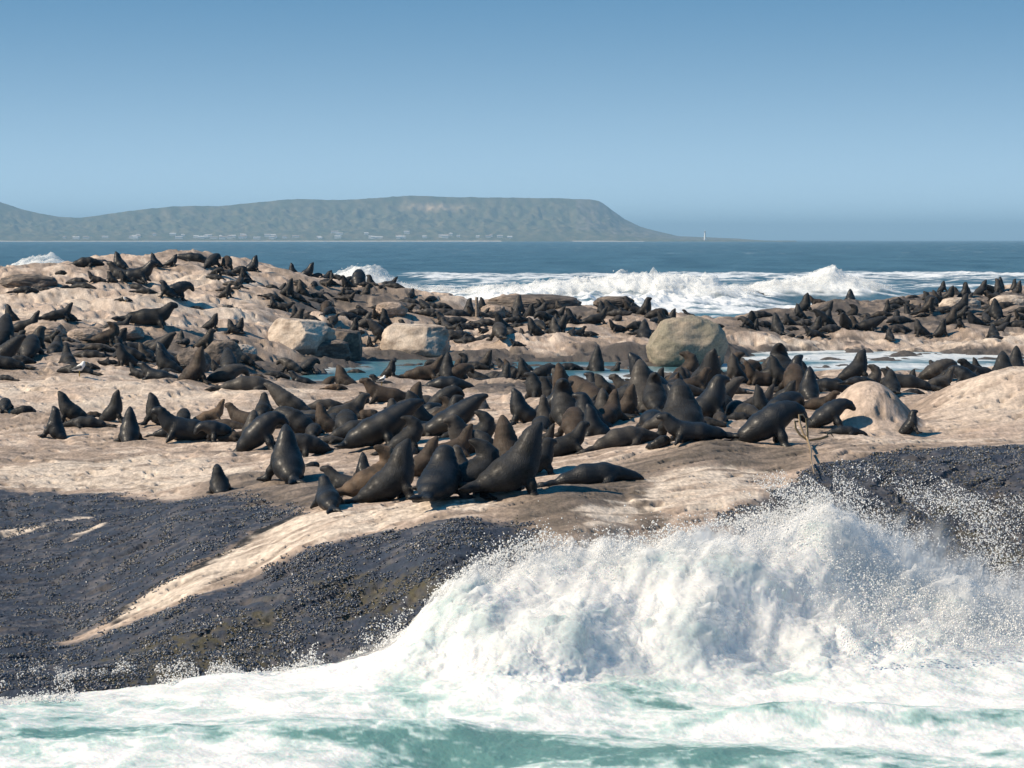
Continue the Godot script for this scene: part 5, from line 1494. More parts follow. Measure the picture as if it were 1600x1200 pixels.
		["up", -2.39, -78.75, 90, 0.85, "G", "first grey nose-up seal from the left in the row along the pool"],
		["tall", 1.16, -79.5, 0, 0.89, "G", "the only grey slim upright seal in the row along the pool"],
		["tall", -1.72, -75.75, 33, 0.85, "B", "the only brown slim upright seal in the row along the pool"],
		["lie", 4.77, -64.25, 90, 0.95, "G", "the only grey flat seal below the round granite boulder"],
		["raise", 2.83, -53, 170, 0.81, "G", "the only grey propped seal in the crowded top behind the front row"],
		["lie", -4.3, -54.7, 90, 0.77, "D", "second dark flat seal from the left around the black bulls"],
		["up", 6.14, -50.6, 340, 0.51, "D", "second dark nose-up seal from the left in the pack left of the big bowing seal"],
	],
	"fur seals on the far left rock": [
		["lie", -21.66, -119.75, 170, 0.86, "K", "black seal lying alone on the skyline of the far left rock"],
		["up", -19.9, -115, 150, 0.88, "K", "black upright seal below the lone skyline sleeper"],
		["curl", -22.7, -114.25, 0, 0.59, "D", "dark humped seal left below the lone skyline sleeper"],
		["lie", -21.66, -115.75, 10, 1.07, "D", "long dark seal lying under the lone skyline sleeper"],
		["up", -18.4, -117, 170, 0.69, "K", "left one of two black upright seals on the skyline"],
		["up", -17.58, -117.75, 10, 0.63, "K", "right one of two black upright seals on the skyline"],
		["bull_lie", -16.98, -121.25, 180, 1.01, "K", "big black bull lying on the highest point of the skyline"],
		["bow", -15.69, -119.25, 60, 0.95, "D", "dark sitter right below the skyline bull"],
		["bow", -15.08, -119.75, 100, 0.95, "B", "broad brown sitter on the skyline right of the bull"],
		["bow", -14.32, -119, 20, 0.66, "D", "small dark sitter right of the broad brown one on the skyline"],
		["up", -13.71, -120.75, 20, 0.87, "K", "black upright seal at the skyline's right shoulder"],
		["up", -12.1, -124.5, 170, 0.64, "K", "small black nose-up seal left of the spray on the skyline"],
		["up", -11.19, -124.5, 20, 0.83, "K", "black nose-up seal before the left edge of the spray"],
		["bow", -10.74, -124.5, 20, 0.53, "K", "small hunched seal between two nose-up seals by the spray"],
		["up", -10.25, -125, 20, 0.77, "K", "second black nose-up seal before the spray"],
		["up", -9.93, -125, 170, 0.64, "D", "dark nose-up seal touching the second one before the spray"],
		["bow", -9.51, -125, 180, 0.77, "D", "dark hunched seal in the middle of the spray"],
		["bow", -9.09, -125.5, 20, 0.85, "D", "dark rounded seal just left of the broad spray sitter"],
		["bow", -8.41, -123.75, 95, 1.14, "K", "broad black sitter, biggest before the spray"],
		["alert", -7.95, -126.5, 170, 0.77, "D", "dark sitter right of the broad one before the spray"],
		["lie", -7.52, -127, 0, 0.6, "K", "black seal lying between sitters before the spray"],
		["raiseup", -6.95, -127, 10, 0.85, "D", "last dark seal at the right end of the skyline"],
		["raise", -18.61, -112.5, 0, 1.55, "K", "black seal propped up under the two skyline uprights"],
		["raise", -19.34, -112.5, 160, 1.29, "D", "dark propped seal below the black upright on the upper left"],
		["alert", -16.09, -105.25, 180, 0.76, "K", "black sitter at the left of the pair on the bare pale slope"],
		["bow", -15.57, -105.75, 20, 1.1, "K", "hunched black sitter of the pair on the bare pale slope"],
		["lie", -14.64, -105.5, 180, 0.43, "D", "dark seal lying right of the pair on the bare pale slope"],
		["lie", -17.62, -103.25, 0, 0.45, "D", "dark seal lying beside the tiny gull on the pale slope"],
		["lie", -16.98, -105.25, 10, 0.68, "G", "grey seal lying right of the tiny gull on the pale slope"],
		["lie", -13.22, -106, 170, 0.42, "K", "small black pup on the right of the bare pale slope"],
		["up", -13.28, -100.75, 10, 0.7, "D", "dark upright seal alone at the foot of the bare pale slope"],
		["up", -20.79, -93.75, 170, 0.67, "D", "dark upright seal at the left edge under the pale slope"],
		["raiseup", -19.15, -89.25, 10, 1.02, "D", "dark seal pointing up right near the left edge"],
		["raiseup", -18.73, -93.75, 20, 0.94, "D", "dark seal pointing up beside the white-chested one"],
		["bow", -18.36, -94, 200, 0.52, "D", "small white-chested sitter under the pale slope"],
		["raiseup", -16.3, -93.75, 10, 0.88, "D", "grey-dark seal nose up left of the broad slab-like seal"],
		["raise", -15.35, -96.25, 5, 1.54, "D", "broad slab-like seal at the foot of the pale slope"],
		["up", -13.78, -94.25, 95, 0.68, "G", "grey upright seal by the drip-stained ledge"],
		["up", -12.39, -100.25, 160, 0.62, "D", "left one of two dark sitting seals left of the pale block"],
		["up", -12.08, -100.5, 20, 0.64, "D", "right one of two dark sitting seals left of the pale block"],
		["bow", -8.96, -106.5, 20, 0.85, "D", "dark seal crouched on the pale block's shoulder"],
		["up", -10.29, -107.25, 160, 0.61, "D", "dark nose-up seal above the pale block"],
		["bow", -9.17, -111.25, 90, 0.89, "B", "brown sitter in the middle of the far left rock's right slope"],
		["up", -7.12, -109.75, 20, 0.79, "G", "grey nose-up seal left of the big split boulder"],
		["lie", -4.15, -115, 0, 0.85, "G", "grey seal lying on top of the big split boulder"],
		["bull", -16.69, -74.75, 0, 0.97, "D", "second dark thick-necked seal from the left on the shaded left shelf"],
		["up", -11.3, -73.75, 170, 0.84, "D", "fourth dark nose-up seal from the left on the shaded left shelf"],
		["bull", -18.35, -81.75, 90, 0.97, "D", "first dark thick-necked seal from the left on the shaded left shelf"],
		["up", -11.6, -75.5, 170, 0.84, "K", "the only black nose-up seal on the shaded left shelf"],
		["bow", -16.35, -77, 90, 1.01, "D", "first dark hunched seal from the left on the shaded left shelf"],
		["bull", -10.23, -81.75, 102, 0.92, "D", "third dark thick-necked seal from the left on the shaded left shelf"],
		["alert", -17.33, -82.5, 49, 0.92, "G", "first grey level-headed seal from the left on the shaded left shelf"],
		["back", -15.6, -87.25, 15, 0.92, "B", "the only brown arch-necked seal on the shaded left shelf"],
	],
	"fur seals across the pool and on the right reef": [
		["up", 20.29, -136.25, 95, 0.77, "K", "black upright seal before the white breaker on the right reef"],
		["raiseup", 18.5, -137.5, 180, 0.83, "B", "brown seal with thin neck up before the white breaker"],
		["up", 27.27, -143.5, 20, 0.66, "D", "dark nose-up seal on the right reef's skyline left of the tall one"],
		["up", 30.93, -144, 95, 0.81, "K", "black upright seal, tallest on the right reef's skyline"],
		["tall", 31.91, -144, 20, 0.7, "D", "slim dark seal on the right reef's skyline near the edge"],
		["curl", 23.15, -137.25, 20, 0.77, "D", "dark rounded seal on the skyline midway along the right reef"],
		["bow", 24.11, -130.5, 90, 1.04, "D", "dark sitter left of the right reef's pale block"],
		["lie", 23.93, -112.25, 180, 0.64, "K", "black seal lying lowest on the right reef's bare ledge"],
		["up", 23.99, -113, 95, 0.75, "D", "dark upright seal rising behind the lowest black one"],
		["up", 19.03, -114.25, 100, 0.64, "D", "dark sitter at the ledge right of the tiny white gull"],
		["up", 15.82, -125.75, 170, 0.77, "D", "dark upright seal left in the right reef's crowd"],
		["up", 17.01, -122, 20, 0.94, "D", "broad dark nose-up seal in the right reef's crowd"],
		["up", 13.59, -116, 100, 1.01, "D", "dark upright seal at the left end of the right reef"],
		["curl", 14.09, -114.5, 0, 0.42, "D", "left one of two tiny round pups on the right reef's ledge"],
		["curl", 14.55, -114.5, 0, 0.42, "D", "right one of two tiny round pups on the right reef's ledge"],
		["raise", 15.29, -115.25, 180, 0.79, "D", "dark propped seal right of the two tiny round pups"],
		["up", 8.14, -116.25, 20, 0.83, "D", "dark nose-up seal left behind the round granite boulder"],
		["up", 6.34, -109, 95, 1.01, "D", "dark upright seal at the shelf edge left of the round granite boulder"],
		["up", 2.1, -109.5, 100, 0.84, "G", "grey upright seal in the middle of the shelf"],
		["bow", -0.6, -106.75, 100, 1.11, "G", "grey seal at the left end of the shelf beside the pool"],
		["raise", 0.18, -104.75, 180, 0.48, "K", "tiny black pup at the water's edge on the shelf"],
		["lie", 3.73, -110, 0, 0.55, "D", "dark seal lying at the shelf edge left of the tall one"],
		["lie", 5.07, -108.75, 170, 0.63, "D", "long dark seal lying at the shelf's very edge"],
		["tall", 0.35, -122.5, 60, 1.05, "G", "grey sitter at the left end of the shelf's skyline"],
		["raise", 9.5, -121.5, 180, 0.65, "D", "small dark seal peeking over the round granite boulder"],
		["lie", 10.54, -116, 0, 0.42, "D", "small dark seal on the right shoulder behind the granite boulder"],
	],
}
var far_herd := [
	["up", 1.7, -80.3, 200, 0.81, "G"],
	["raiseup", 5.3, -48.6, 15, 0.64, "G"],
	["alert", 8.1, -62.8, 200, 0.68, "K"],
	["up", -15.4, -88.3, 340, 0.88, "D"],
	["lie", 1, -71.5, 159, 0.98, "K"],
	["alert", 7.4, -63.3, 90, 0.68, "D"],
	["raise", 13.7, -66.5, 200, 0.98, "D"],
	["tall", -17.6, -80.8, 0, 0.84, "D"],
	["lie", 6.9, -63.3, 90, 0.85, "D"],
	["bull", -13.3, -85.8, 340, 0.88, "G"],
	["lie", -4.5, -51.5, 90, 0.68, "D"],
	["tall", -3, -51.4, 200, 0.51, "K"],
	["alert", -12.6, -73.5, 200, 0.75, "G"],
	["curl", -0.3, -110, 129, 1.03, "D"],
	["up", 4.3, -57.4, 200, 0.54, "D"],
	["alert", -11.5, -91.8, 11, 0.92, "G"],
	["up", -0.5, -111, 200, 1.03, "D"],
	["raiseup", 12.6, -66.3, 126, 0.81, "D"],
	["lie", -1, -76.5, 180, 0.98, "K"],
	["alert", -2.2, -54.5, 170, 0.54, "D"],
	["raiseup", -2.4, -53.2, 173, 0.64, "G"],
	["raise", -14.6, -74.5, 109, 1.01, "D"],
	["lie", 3.5, -41.3, 340, 0.51, "D"],
	["raiseup", 0.6, -43.6, 340, 0.51, "D"],
	["lie", -0.5, -80, 180, 0.98, "G"],
	["tall", 1.1, -55, 340, 0.51, "G"],
	["raiseup", -12.9, -76, 170, 0.88, "K"],
	["lie", 9.1, -59.5, 340, 0.72, "D"],
	["raise", -6.4, -58.3, 90, 0.77, "D"],
	["lie", -18.7, -83.8, 340, 1.01, "D"],
	["raise", -13.4, -77.5, 90, 1.01, "D"],
	["back", 2.8, -55.6, 340, 0.51, "D"],
	["lie", 3.9, -42.4, 90, 0.51, "B"],
	["lie", -14.1, -84.5, 15, 1.01, "K"],
	["bull", 7.3, -62.5, 90, 0.57, "B"],
	["up", -12.4, -76.5, 170, 0.66, "B"],
	["up", -1, -83.8, 15, 0.72, "B"],
	["curl", -1, -84.3, 170, 0.72, "D"],
	["up", 2.3, -110.3, 15, 0.95, "D"],
	["alert", -12.2, -90.5, 0, 0.84, "B"],
	["lie", 6.5, -57.9, 0, 0.68, "D"],
	["up", 3.9, -60.3, 0, 0.51, "D"],
	["bull", -14.1, -89.3, 340, 0.79, "K"],
	["bull", -6.4, -108.3, 180, 0.95, "G"],
	["up", -17.3, -79.3, 200, 0.66, "D"],
	["lie", -2, -44.6, 90, 0.51, "B"],
	["up", 25, -126, 15, 1.03, "D"],
	["back", -4, -59.5, 0, 0.51, "D"],
	["bow", -11.5, -90, 170, 0.88, "D"],
	["tall", 23.4, -121, 15, 1.03, "B"],
	["bull", -1.1, -78.5, 170, 0.67, "K"],
	["up", 16.5, -127.3, 15, 1.03, "D"],
	["lie", -2, -72.8, 15, 0.81, "D"],
	["tall", -10.1, -106.5, 15, 0.9, "B"],
	["lie", -0.3, -88.8, 170, 0.98, "B"],
	["lie", -1.1, -46.5, 15, 0.51, "K"],
	["curl", -9.6, -107.5, 0, 0.85, "K"],
	["lie", -11.4, -81, 180, 0.88, "B"],
	["lie", -13.1, -81.3, 90, 0.88, "D"],
	["lie", -11.4, -93.8, 170, 1.01, "D"],
	["up", 1, -109, 180, 0.85, "K"],
	["raise", -16.1, -80, 92, 0.92, "G"],
	["up", 0.9, -116, 295, 0.9, "D"],
	["up", 26.1, -122.3, 90, 0.95, "K"],
	["bull", 18.5, -117.5, 0, 0.95, "D"],
	["up", 15.8, -117.5, 15, 0.9, "D"],
	["tall", 2.9, -112.5, 200, 0.9, "D"],
	["bull", 16.3, -118.3, 200, 0.95, "D"],
	["curl", 12.5, -124.5, 200, 0.95, "B"],
	["bow", -3, -89, 200, 0.81, "D"],
	["up", 13, -67.3, 180, 0.51, "D"],
	["lie", 1.4, -49.3, 200, 0.51, "D"],
	["alert", 12, -63.3, 340, 0.51, "D"],
	["alert", 7, -117.5, 340, 0.95, "D"],
	["up", -11, -111.8, 340, 0.83, "D"],
	["tall", 22, -116, 15, 0.9, "D"],
	["side", -10.9, -90.8, 170, 0.92, "D"],
	["tall", -6.3, -111, 170, 0.85, "K"],
	["up", 20.9, -116.5, 180, 0.85, "G"],
	["tall", -2.2, -117.3, 43, 0.9, "G"],
	["side", 13, -63.5, 90, 0.64, "K"],
	["raiseup", 11.4, -66.8, 180, 0.64, "B"],
	["bull", 17.3, -117.5, 252, 0.9, "G"],
	["curl", -13.2, -90.5, 90, 0.66, "G"],
	["tall", -13.6, -86.5, 15, 0.66, "B"],
	["lie", -15.9, -83.5, 90, 0.84, "D"],
	["tall", 29.2, -136.5, 170, 1.03, "G"],
	["raise", -0.3, -79.3, 0, 0.85, "D"],
	["up", 5.2, -118.5, 170, 0.85, "D"],
	["tall", 18.1, -119.3, 170, 0.9, "B"],
	["tall", 7.6, -114, 200, 0.85, "B"],
	["bull", 0.8, -126.5, 170, 0.95, "D"],
	["raiseup", -0.7, -54.7, 90, 0.51, "G"],
	["up", -10.9, -116.5, 170, 0.83, "B"],
	["up", 23.2, -126.8, 340, 0.9, "K"],
	["lie", -14.3, -76.8, 170, 0.75, "D"],
	["lie", 2.4, -52.5, 180, 0.51, "D"],
	["lie", -11.3, -95.3, 15, 0.92, "D"],
	["curl", 26.2, -134.3, 90, 0.95, "D"],
	["curl", 17.3, -128, 15, 0.9, "D"],
	["back", 19.3, -128.8, 15, 0.95, "B"],
	["back", -1.9, -87.3, 15, 0.64, "D"],
	["alert", 24.4, -119.8, 180, 0.9, "K"],
	["raise", -18.7, -85, 180, 0.88, "G"],
	["raiseup", 4.2, -113.5, 15, 1.03, "D"],
	["curl", 1.7, -110, 15, 0.77, "K"],
	["up", 28.3, -137, 30, 0.95, "G"],
	["lie", 6.6, -54.1, 180, 0.51, "D"],
	["alert", 0.5, -86.5, 170, 0.64, "B"],
	["up", -12.5, -77.5, 90, 0.53, "D"],
	["bow", 7.4, -116.5, 15, 0.95, "B"],
	["lie", -3.1, -111, 340, 1.03, "G"],
	["up", 24.5, -133, 170, 0.9, "D"],
	["lie", 1.3, -111.3, 290, 1.03, "D"],
	["lie", -2.7, -111.5, 15, 1.03, "G"],
	["tall", 22.3, -127.8, 170, 0.9, "D"],
	["tall", -7.5, -108.8, 15, 0.77, "K"],
	["alert", 0.2, -118.5, 90, 0.85, "G"],
	["curl", 5.2, -114.5, 90, 0.77, "B"],
	["curl", -12, -113.5, 340, 0.76, "D"],
	["tall", 20.8, -122.8, 90, 0.85, "K"],
	["alert", -8.1, -106.8, 200, 0.77, "G"],
	["lie", 0.2, -79.3, 180, 0.72, "B"],
	["up", 26.2, -135.8, 340, 0.9, "D"],
	["bull", 2.1, -115.8, 230, 0.8, "G"],
	["raiseup", 2.9, -58.8, 90, 0.51, "G"],
	["alert", 6.2, -120, 180, 0.85, "G"],
	["up", 18, -129.8, 340, 0.85, "G"],
	["raiseup", 25.8, -120, 340, 1.03, "D"],
	["curl", 20, -117.3, 180, 0.77, "B"],
	["lie", -2.8, -116, 200, 1.03, "G"],
	["curl", 22.4, -132, 180, 0.85, "D"],
	["raise", -7.8, -107.8, 340, 1.03, "K"],
	["alert", -5.3, -110, 170, 0.77, "D"],
	["lie", -10.9, -94.5, 0, 0.84, "B"],
	["raiseup", 7.7, -112.3, 170, 0.95, "D"],
	["lie", -12, -84.8, 340, 0.75, "G"],
	["curl", -15.2, -116.5, 90, 0.75, "K"],
	["raiseup", -11.3, -89.3, 15, 0.75, "D"],
	["up", 12.7, -119.8, 254, 0.77, "K"],
	["bow", 1.6, -112.3, 200, 0.85, "D"],
	["alert", 24.7, -124.5, 340, 0.85, "D"],
	["up", -1.6, -120.3, 200, 0.77, "K"],
	["alert", 23, -125, 340, 0.85, "B"],
	["lie", 20.2, -118.8, 200, 1.03, "B"],
	["side", -8.6, -108.8, 90, 0.95, "B"],
	["alert", 0.9, -75, 170, 0.51, "D"],
	["lie", -1.4, -83.5, 340, 0.72, "D"],
	["up", 27.2, -136, 0, 0.85, "D"],
	["lie", 26.8, -119.8, 340, 1.03, "D"],
	["alert", 27.3, -139.5, 90, 0.95, "B"],
	["curl", -0.7, -122, 170, 0.77, "K"],
	["lie", 2.8, -59.4, 15, 0.51, "D"],
	["side", -2.1, -110.3, 170, 0.95, "D"],
	["lie", -8.9, -110.3, 76, 0.95, "D"],
	["bull", 29.3, -137.8, 200, 0.9, "K"],
	["lie", -8, -110.5, 15, 0.95, "K"],
	["up", 30.7, -137.5, 0, 0.85, "G"],
	["raise", -0.2, -87.8, 170, 0.81, "G"],
	["lie", -2.5, -85.5, 15, 0.72, "K"],
	["alert", -10.5, -80.3, 180, 0.53, "D"],
	["back", 18.8, -119.8, 180, 0.77, "K"],
	["curl", 19.5, -125.5, 120, 0.77, "D"],
	["bull", 2.3, -111.3, 15, 0.71, "D"],
	["side", -9.7, -108.5, 170, 0.9, "B"],
	["curl", -8.4, -119.5, 180, 0.72, "D"],
	["lie", -2.8, -114.5, 15, 0.95, "G"],
	["up", -7.7, -120.5, 15, 0.72, "B"],
	["lie", 27.4, -126.3, 200, 1.03, "B"],
	["lie", 7.7, -115.5, 180, 0.95, "G"],
	["lie", -14.8, -80.8, 0, 0.66, "B"],
	["curl", -13.6, -115, 15, 0.68, "G"],
	["raiseup", 26.5, -133.3, 0, 1.03, "G"],
	["back", 27.6, -137.8, 90, 0.85, "D"],
	["raiseup", -1.8, -116.3, 198, 0.9, "B"],
	["up", -13.8, -110, 340, 0.65, "D"],
	["raiseup", 2.6, -66, 200, 0.51, "D"],
	["lie", 6.5, -111, 324, 0.9, "K"],
	["side", 28.1, -127.8, 110, 1.03, "D"],
	["side", 5.5, -117.3, 340, 0.95, "G"],
	["lie", -12.2, -82, 0, 0.66, "D"],
	["side", 23.1, -128.8, 90, 1.03, "B"],
	["curl", 0, -87.3, 170, 0.51, "K"],
	["tall", -14.9, -86.3, 200, 0.53, "D"],
	["lie", -20.4, -107.8, 340, 0.86, "D"],
	["raise", 6, -62.5, 170, 0.54, "G"],
	["alert", 1.6, -122.8, 0, 0.77, "G"],
	["side", -1.3, -113.5, 170, 0.9, "G"],
	["lie", -12.9, -83.3, 90, 0.66, "B"],
	["raiseup", 6.4, -119.3, 189, 0.9, "B"],
	["curl", 27.5, -132.8, 170, 0.77, "G"],
	["lie", 26.3, -130.8, 340, 1.03, "D"],
	["lie", -1.8, -119.5, 0, 0.95, "G"],
	["lie", -18.3, -110.5, 154, 0.86, "D"],
	["up", 4.7, -119, 90, 0.68, "K"],
	["lie", -11.2, -96.3, 15, 0.75, "G"],
	["lie", -3.4, -116.3, 199, 0.9, "B"],
	["lie", 16.4, -116.3, 200, 0.9, "G"],
	["up", 14.7, -120.8, 200, 0.68, "G"],
	["bow", -11.7, -79.5, 0, 0.53, "D"],
	["lie", 6.2, -112.3, 214, 0.85, "D"],
	["up", -13.9, -117.5, 180, 0.65, "D"],
	["side", 0.2, -112.8, 15, 0.85, "D"],
	["raiseup", 2.3, -118.5, 0, 0.85, "D"],
	["tall", -19.5, -110.5, 170, 0.64, "D"],
	["raise", -6, -110, 200, 0.9, "D"],
	["raiseup", 2.1, -125, 170, 0.9, "B"],
	["bow", 1.9, -117.3, 0, 0.77, "D"],
	["side", 22.7, -126, 15, 0.95, "D"],
	["up", 26, -123.8, 340, 0.68, "D"],
	["raise", -0.8, -78.8, 15, 0.64, "G"],
	["lie", 20.6, -120.5, 200, 0.9, "G"],
	["lie", 24.2, -126.8, 15, 0.95, "G"],
	["curl", -9.4, -113.5, 180, 0.61, "G"],
	["tall", 18.8, -120.8, 123, 0.68, "B"],
	["lie", -1, -116.8, 180, 0.85, "D"],
	["up", -11.7, -115, 340, 0.61, "G"],
	["tall", 14.7, -121.8, 0, 0.68, "G"],
	["lie", 15.3, -123.8, 170, 0.9, "B"],
	["raise", -17.2, -84.3, 340, 0.66, "D"],
	["lie", 0.3, -88, 170, 0.64, "D"],
	["alert", -8.9, -121.5, 200, 0.68, "D"],
	["raiseup", 5.2, -112, 200, 0.77, "D"],
	["lie", 13.8, -126, 180, 0.9, "D"],
	["lie", -12.1, -92.5, 173, 0.66, "G"],
	["lie", 1.4, -126.3, 15, 0.9, "B"],
	["lie", -22.6, -105.3, 0, 0.75, "K"],
	["raise", -11.6, -97.3, 170, 0.75, "D"],
	["bull", -20.7, -109, 200, 0.59, "G"],
	["back", 1.3, -125, 0, 0.68, "D"],
	["side", -13.2, -74.5, 200, 0.53, "D"],
	["lie", 20.5, -127.3, 200, 0.9, "D"],
	["side", 22.7, -133.8, 340, 0.95, "K"],
	["bull", 28.3, -132, 200, 0.71, "B"],
	["curl", 26, -131.8, 340, 0.68, "D"],
	["side", 15.7, -121.5, 170, 0.85, "G"],
	["side", 2.9, -109, 90, 0.77, "D"],
	["lie", -5.3, -118.8, 180, 0.83, "G"],
	["lie", 0.8, -109.8, 90, 0.77, "D"],
	["lie", 27.8, -123.3, 0, 0.85, "D"],
	["lie", -1.3, -110.5, 200, 0.77, "G"],
	["raiseup", 23, -129.8, 180, 0.85, "G"],
	["raise", -3.4, -114.5, 170, 0.85, "G"],
	["lie", -12.2, -95.8, 15, 0.66, "D"],
	["up", 25.3, -135, 180, 0.68, "B"],
	["tall", 23.8, -129, 170, 0.68, "K"],
	["raiseup", -1.6, -117, 340, 0.77, "G"],
	["side", -17.3, -77.3, 90, 0.53, "K"],
	["side", -14, -77.3, 15, 0.53, "G"],
	["lie", 20.4, -125.3, 0, 0.85, "B"],
	["up", 0.5, -109.3, 200, 0.54, "G"],
	["side", -16.8, -77.8, 90, 0.53, "K"],
	["lie", -2.6, -113, 0, 0.77, "D"],
	["lie", -21.2, -111, 180, 0.75, "G"],
	["raiseup", -20.3, -110.8, 180, 0.71, "G"],
	["tall", 21.8, -131.3, 15, 0.68, "D"],
	["lie", -6.4, -123, 340, 0.83, "D"],
	["bow", 11.9, -116, 170, 0.68, "G"],
	["raiseup", -10.8, -113, 180, 0.72, "G"],
	["raiseup", -6.8, -113.5, 248, 0.72, "B"],
	["lie", 7.2, -115, 246, 0.77, "G"],
	["lie", -13.8, -112.5, 170, 0.75, "B"],
	["lie", 3.3, -115.3, 340, 0.77, "D"],
	["raise", -5.5, -115.8, 340, 0.83, "B"],
	["tall", -6.8, -107.5, 170, 0.54, "K"],
	["lie", -9.8, -115, 200, 0.76, "D"],
	["lie", -14.9, -113.8, 340, 0.75, "D"],
	["lie", 19.7, -130.3, 180, 0.85, "G"],
	["lie", -12.3, -115.3, 90, 0.76, "K"],
	["lie", 3.1, -117.8, 170, 0.77, "B"],
	["lie", 13.1, -117.8, 200, 0.77, "D"],
	["side", 0.3, -78.5, 0, 0.51, "B"],
	["side", -1.3, -118, 90, 0.77, "D"],
	["lie", -17.5, -81.5, 304, 0.53, "G"],
	["raiseup", -19.2, -85.8, 200, 0.53, "G"],
	["alert", -19, -111, 200, 0.56, "D"],
	["lie", -16.2, -81.8, 180, 0.53, "G"],
	["bull", 25, -116, 15, 0.57, "G"],
	["curl", -7.7, -115.8, 279, 0.54, "D"],
	["up", 12.5, -116, 15, 0.54, "K"],
	["bull", -4.5, -116.8, 124, 0.57, "K"],
	["lie", -0.5, -120.3, 340, 0.77, "G"],
	["curl", 3.6, -116.8, 180, 0.54, "D"],
	["lie", -7.6, -114, 180, 0.72, "K"],
	["back", -2.6, -112.3, 90, 0.54, "D"],
	["lie", -4.3, -120, 170, 0.76, "G"],
	["raise", -11.6, -78, 180, 0.53, "D"],
	["alert", -11.6, -110, 170, 0.54, "G"],
	["curl", -7.1, -118.8, 340, 0.54, "D"],
	["raise", 28.4, -133.5, 180, 0.9, "B"],
	["raiseup", 2.2, -113.8, 90, 0.68, "G"],
	["raise", -3.3, -114, 126, 0.77, "G"],
	["lie", -16.8, -85.3, 170, 0.53, "G"],
	["side", -12, -116.5, 0, 0.72, "B"],
	["lie", -11.7, -110.8, 0, 0.68, "D"],
	["lie", -10, -116.8, 180, 0.72, "D"],
	["raiseup", -8.5, -117, 340, 0.68, "B"],
	["bull", 25.4, -121.5, 90, 0.57, "G"],
	["raise", 3.1, -116, 340, 0.77, "B"],
	["lie", 3.3, -110.8, 180, 0.68, "G"],
	["side", -7.6, -112.3, 170, 0.68, "D"],
	["up", 2.5, -122.3, 140, 0.54, "B"],
	["tall", 3.2, -116.8, 170, 0.54, "D"],
	["raise", -11.1, -110, 0, 0.72, "D"],
	["lie", 2, -111.8, 346, 0.68, "B"],
	["side", 0.3, -112, 170, 0.68, "D"],
	["raiseup", -13.7, -114.3, 90, 0.65, "B"],
	["raiseup", -9.9, -120.3, 327, 0.68, "B"],
	["side", -2, -113.3, 170, 0.68, "D"],
	["alert", 23, -116.3, 243, 0.54, "D"],
	["lie", -14.6, -115.5, 0, 0.68, "G"],
	["lie", -21.1, -108.3, 15, 0.64, "D"],
	["lie", -22.6, -108.3, 340, 0.64, "G"],
	["lie", -23.3, -109, 170, 0.64, "B"],
	["raiseup", 27.2, -121.3, 200, 0.68, "B"],
	["curl", 21.4, -128, 0, 0.54, "D"],
	["lie", -2, -88, 15, 0.51, "G"],
	["up", 25.7, -128.8, 170, 0.54, "G"],
	["up", 22, -129, 200, 0.54, "D"],
	["curl", 27.5, -129.5, 200, 0.54, "G"],
	["lie", 19.4, -117.8, 90, 0.68, "B"],
	["lie", -3.7, -120, 0, 0.68, "G"],
	["raise", 3.2, -110, 15, 0.68, "D"],
	["lie", -4.3, -120.8, 237, 0.68, "G"],
	["lie", 13.8, -119.3, 112, 0.68, "G"],
	["lie", -9.8, -121, 200, 0.68, "K"],
	["raiseup", 26.7, -128, 340, 0.68, "K"],
	["bow", -14.9, -114.8, 340, 0.55, "D"],
	["lie", -5.7, -115, 180, 0.61, "B"],
	["lie", -22.1, -107.3, 200, 0.56, "B"],
	["back", 30.1, -135.8, 340, 0.54, "B"],
	["raise", -5.4, -121.3, 83, 0.68, "D"],
	["side", -9.7, -117.5, 200, 0.61, "G"],
	["back", 24.9, -136.3, 0, 0.54, "B"],
	["lie", -8.5, -118.8, 15, 0.61, "G"],
	["lie", -22.9, -109.5, 170, 0.56, "G"],
	["alert", 25.7, -136.3, 15, 0.54, "K"],
	["up", -8.8, -118, 340, 0.43, "D"],
	["lie", 28.7, -134.5, 90, 0.68, "D"],
	["lie", 23.9, -135.3, 90, 0.68, "B"],
	["lie", 24.3, -137.5, 216, 0.68, "B"],
	["curl", -7, -122.3, 170, 0.43, "G"],
	["lie", 6.9, -111.5, 15, 0.54, "G"],
	["bow", 18.7, -129, 200, 0.54, "D"],
	["lie", -12.8, -116.3, 90, 0.55, "G"],
	["raiseup", 6.1, -119.5, 15, 0.54, "D"],
	["lie", -2.3, -114, 15, 0.54, "D"],
	["side", -11.7, -115.8, 200, 0.54, "G"],
	["raiseup", 0.2, -122, 170, 0.54, "D"],
	["lie", -2.1, -118.8, 200, 0.54, "G"],
	["lie", -11.2, -119.3, 333, 0.54, "D"],
	["lie", -10.4, -119.3, 90, 0.54, "K"],
	["lie", -5.6, -119.5, 90, 0.54, "D"],
	["lie", 14.8, -119.5, 200, 0.54, "D"],
	["lie", -8.2, -120.5, 54, 0.54, "D"],
	["raise", -1.4, -112.3, 200, 0.54, "D"],
	["lie", -7.9, -122.3, 15, 0.54, "B"],
	["lie", -14, -111, 15, 0.49, "B"],
	["lie", -7.6, -123.3, 340, 0.54, "B"],
	["side", 22.5, -124.3, 15, 0.54, "D"],
	["raise", -6.8, -115.5, 0, 0.54, "K"],
	["lie", -20.9, -106.3, 236, 0.45, "D"],
	["raiseup", 26.3, -135, 170, 0.54, "B"],
	["raiseup", -11.1, -114.5, 90, 0.43, "B"],
	["lie", -10.1, -112.3, 180, 0.43, "K"],
	["lie", -9.6, -116.3, 15, 0.43, "D"],
	["lie", -11, -118, 174, 0.43, "D"],
	["lie", -8.7, -120.5, 180, 0.43, "K"],
	["raise", -13.5, -111.3, 340, 0.39, "D"],
]
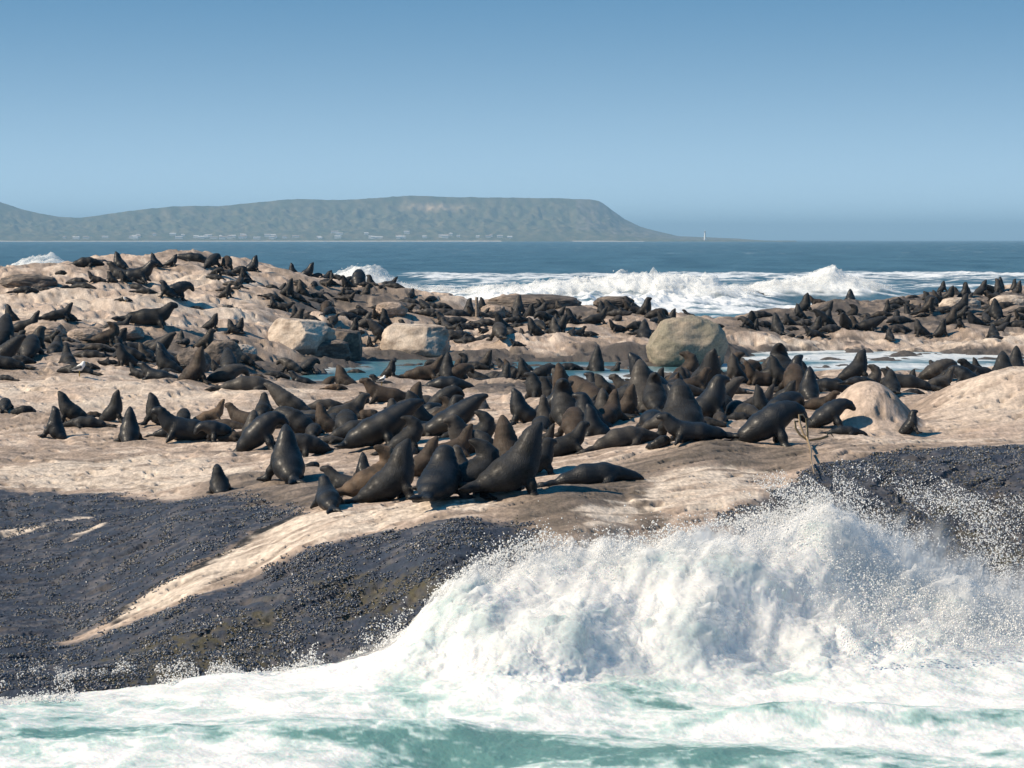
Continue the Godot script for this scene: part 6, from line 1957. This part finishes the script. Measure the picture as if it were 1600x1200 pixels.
var boulders := [
	[7.65, -98.5, 3.45, 2.33, 3.1, 3, 0, 0, "lichen", "big rounded granite boulder at the pool's right end"],
	[-4.34, -106, 3.65, 1.91, 2.92, 21, 2, -20, "pale", "big split boulder with dark right face standing in the pool"],
	[-9.31, -100.5, 3.12, 1.76, 2.49, 8, 2, 15, "pale", "pale block boulder left of the split boulder"],
	[-7.84, -102.75, 2.09, 1.8, 1.67, 15, 2, -15, "dark", "dark square boulder leaning against the pale block"],
	[-8.4, -100.75, 2.61, 0.97, 1.83, 27, 1, 0, "dark", "low grey boulder at the foot of the pale block"],
	[-10.67, -75.5, 1.19, 0.77, 0.95, 31, 0, 0, "dark", "rounded grey boulder among the seals on the shaded shelf"],
	[-11.22, -87.25, 1.48, 0.98, 1.18, 35, 1, 0, "dark", "grey boulder left of the pool among shaded seals"],
	[-16.55, -87.5, 1.38, 0.54, 1.11, 41, 0, 0, "mid", "flat brown boulder under the broad slab-like seal's slope"],
	[-18.14, -88, 1.74, 0.65, 1.39, 43, 1, 0, "mid", "broad brown boulder at the left edge shelf"],
	[-15.67, -91, 1.69, 0.56, 1.36, 44, 0, 0, "mid", "brown domed boulder below the grey-dark nose-up seal"],
	[-11.66, -96, 1.62, 0.65, 1.3, 47, 0, 0, "pale", "pale slab boulder with two dark sitters behind"],
	[1.24, -125.5, 5.31, 0.99, 2.66, 51, 0, 0, "dark", "broad dark rock dome left of the white breaker"],
	[5.43, -120.25, 2.17, 0.61, 1.3, 53, 0, 0, "dark", "low dark rock hump before the white breaker"],
	[-6.08, -113.5, 1.66, 0.7, 1.17, 57, 1, 0, "mid", "square brown boulder on the far left rock's right slope"],
	[25.45, -128.5, 2.39, 0.72, 1.67, 61, 1, 0, "pale", "pale block on the right reef"],
	[27.89, -126.75, 2.15, 0.86, 1.5, 63, 0, 0, "pale", "pale rounded rock at the right edge of the reef"],
	[-1, -118, 1.46, 0.8, 1.03, 81, 1, 0, "mid", "small pale brown boulder at the shelf's left end"],
	[-23.73, -110.75, 2.81, 0.69, 1.97, 83, 0, 0, "dark", "dark rock dome at the left edge skyline"],
]
var gulls := [
	[-12.4, -65, 0, 0.46, "white gull standing in front of a dark seal on the left mound"],
	[-3.92, -68.25, 20, 0.33, "white gull at the pool row left of the pale flat rock"],
	[-17.55, -103, 180, 0.26, "tiny white gull on the bare pale slope of the far left rock"],
	[18.63, -117.25, 160, 0.4, "tiny white gull in the right reef's crowd"],
	[12.94, -66.25, 30, 0.28, "white gull on the far right slope beside a stout black seal"],
]
var post_at := Vector2(-1.79, -115.5)
var kelp_top_at := Vector2(5.64, -44.5)
var kelp_mid_at := Vector2(4.88, -37.3)
var kelp_foot_at := Vector2(4.62, -34.5)
var kelp_side_at := Vector2(5.49, -39.2)
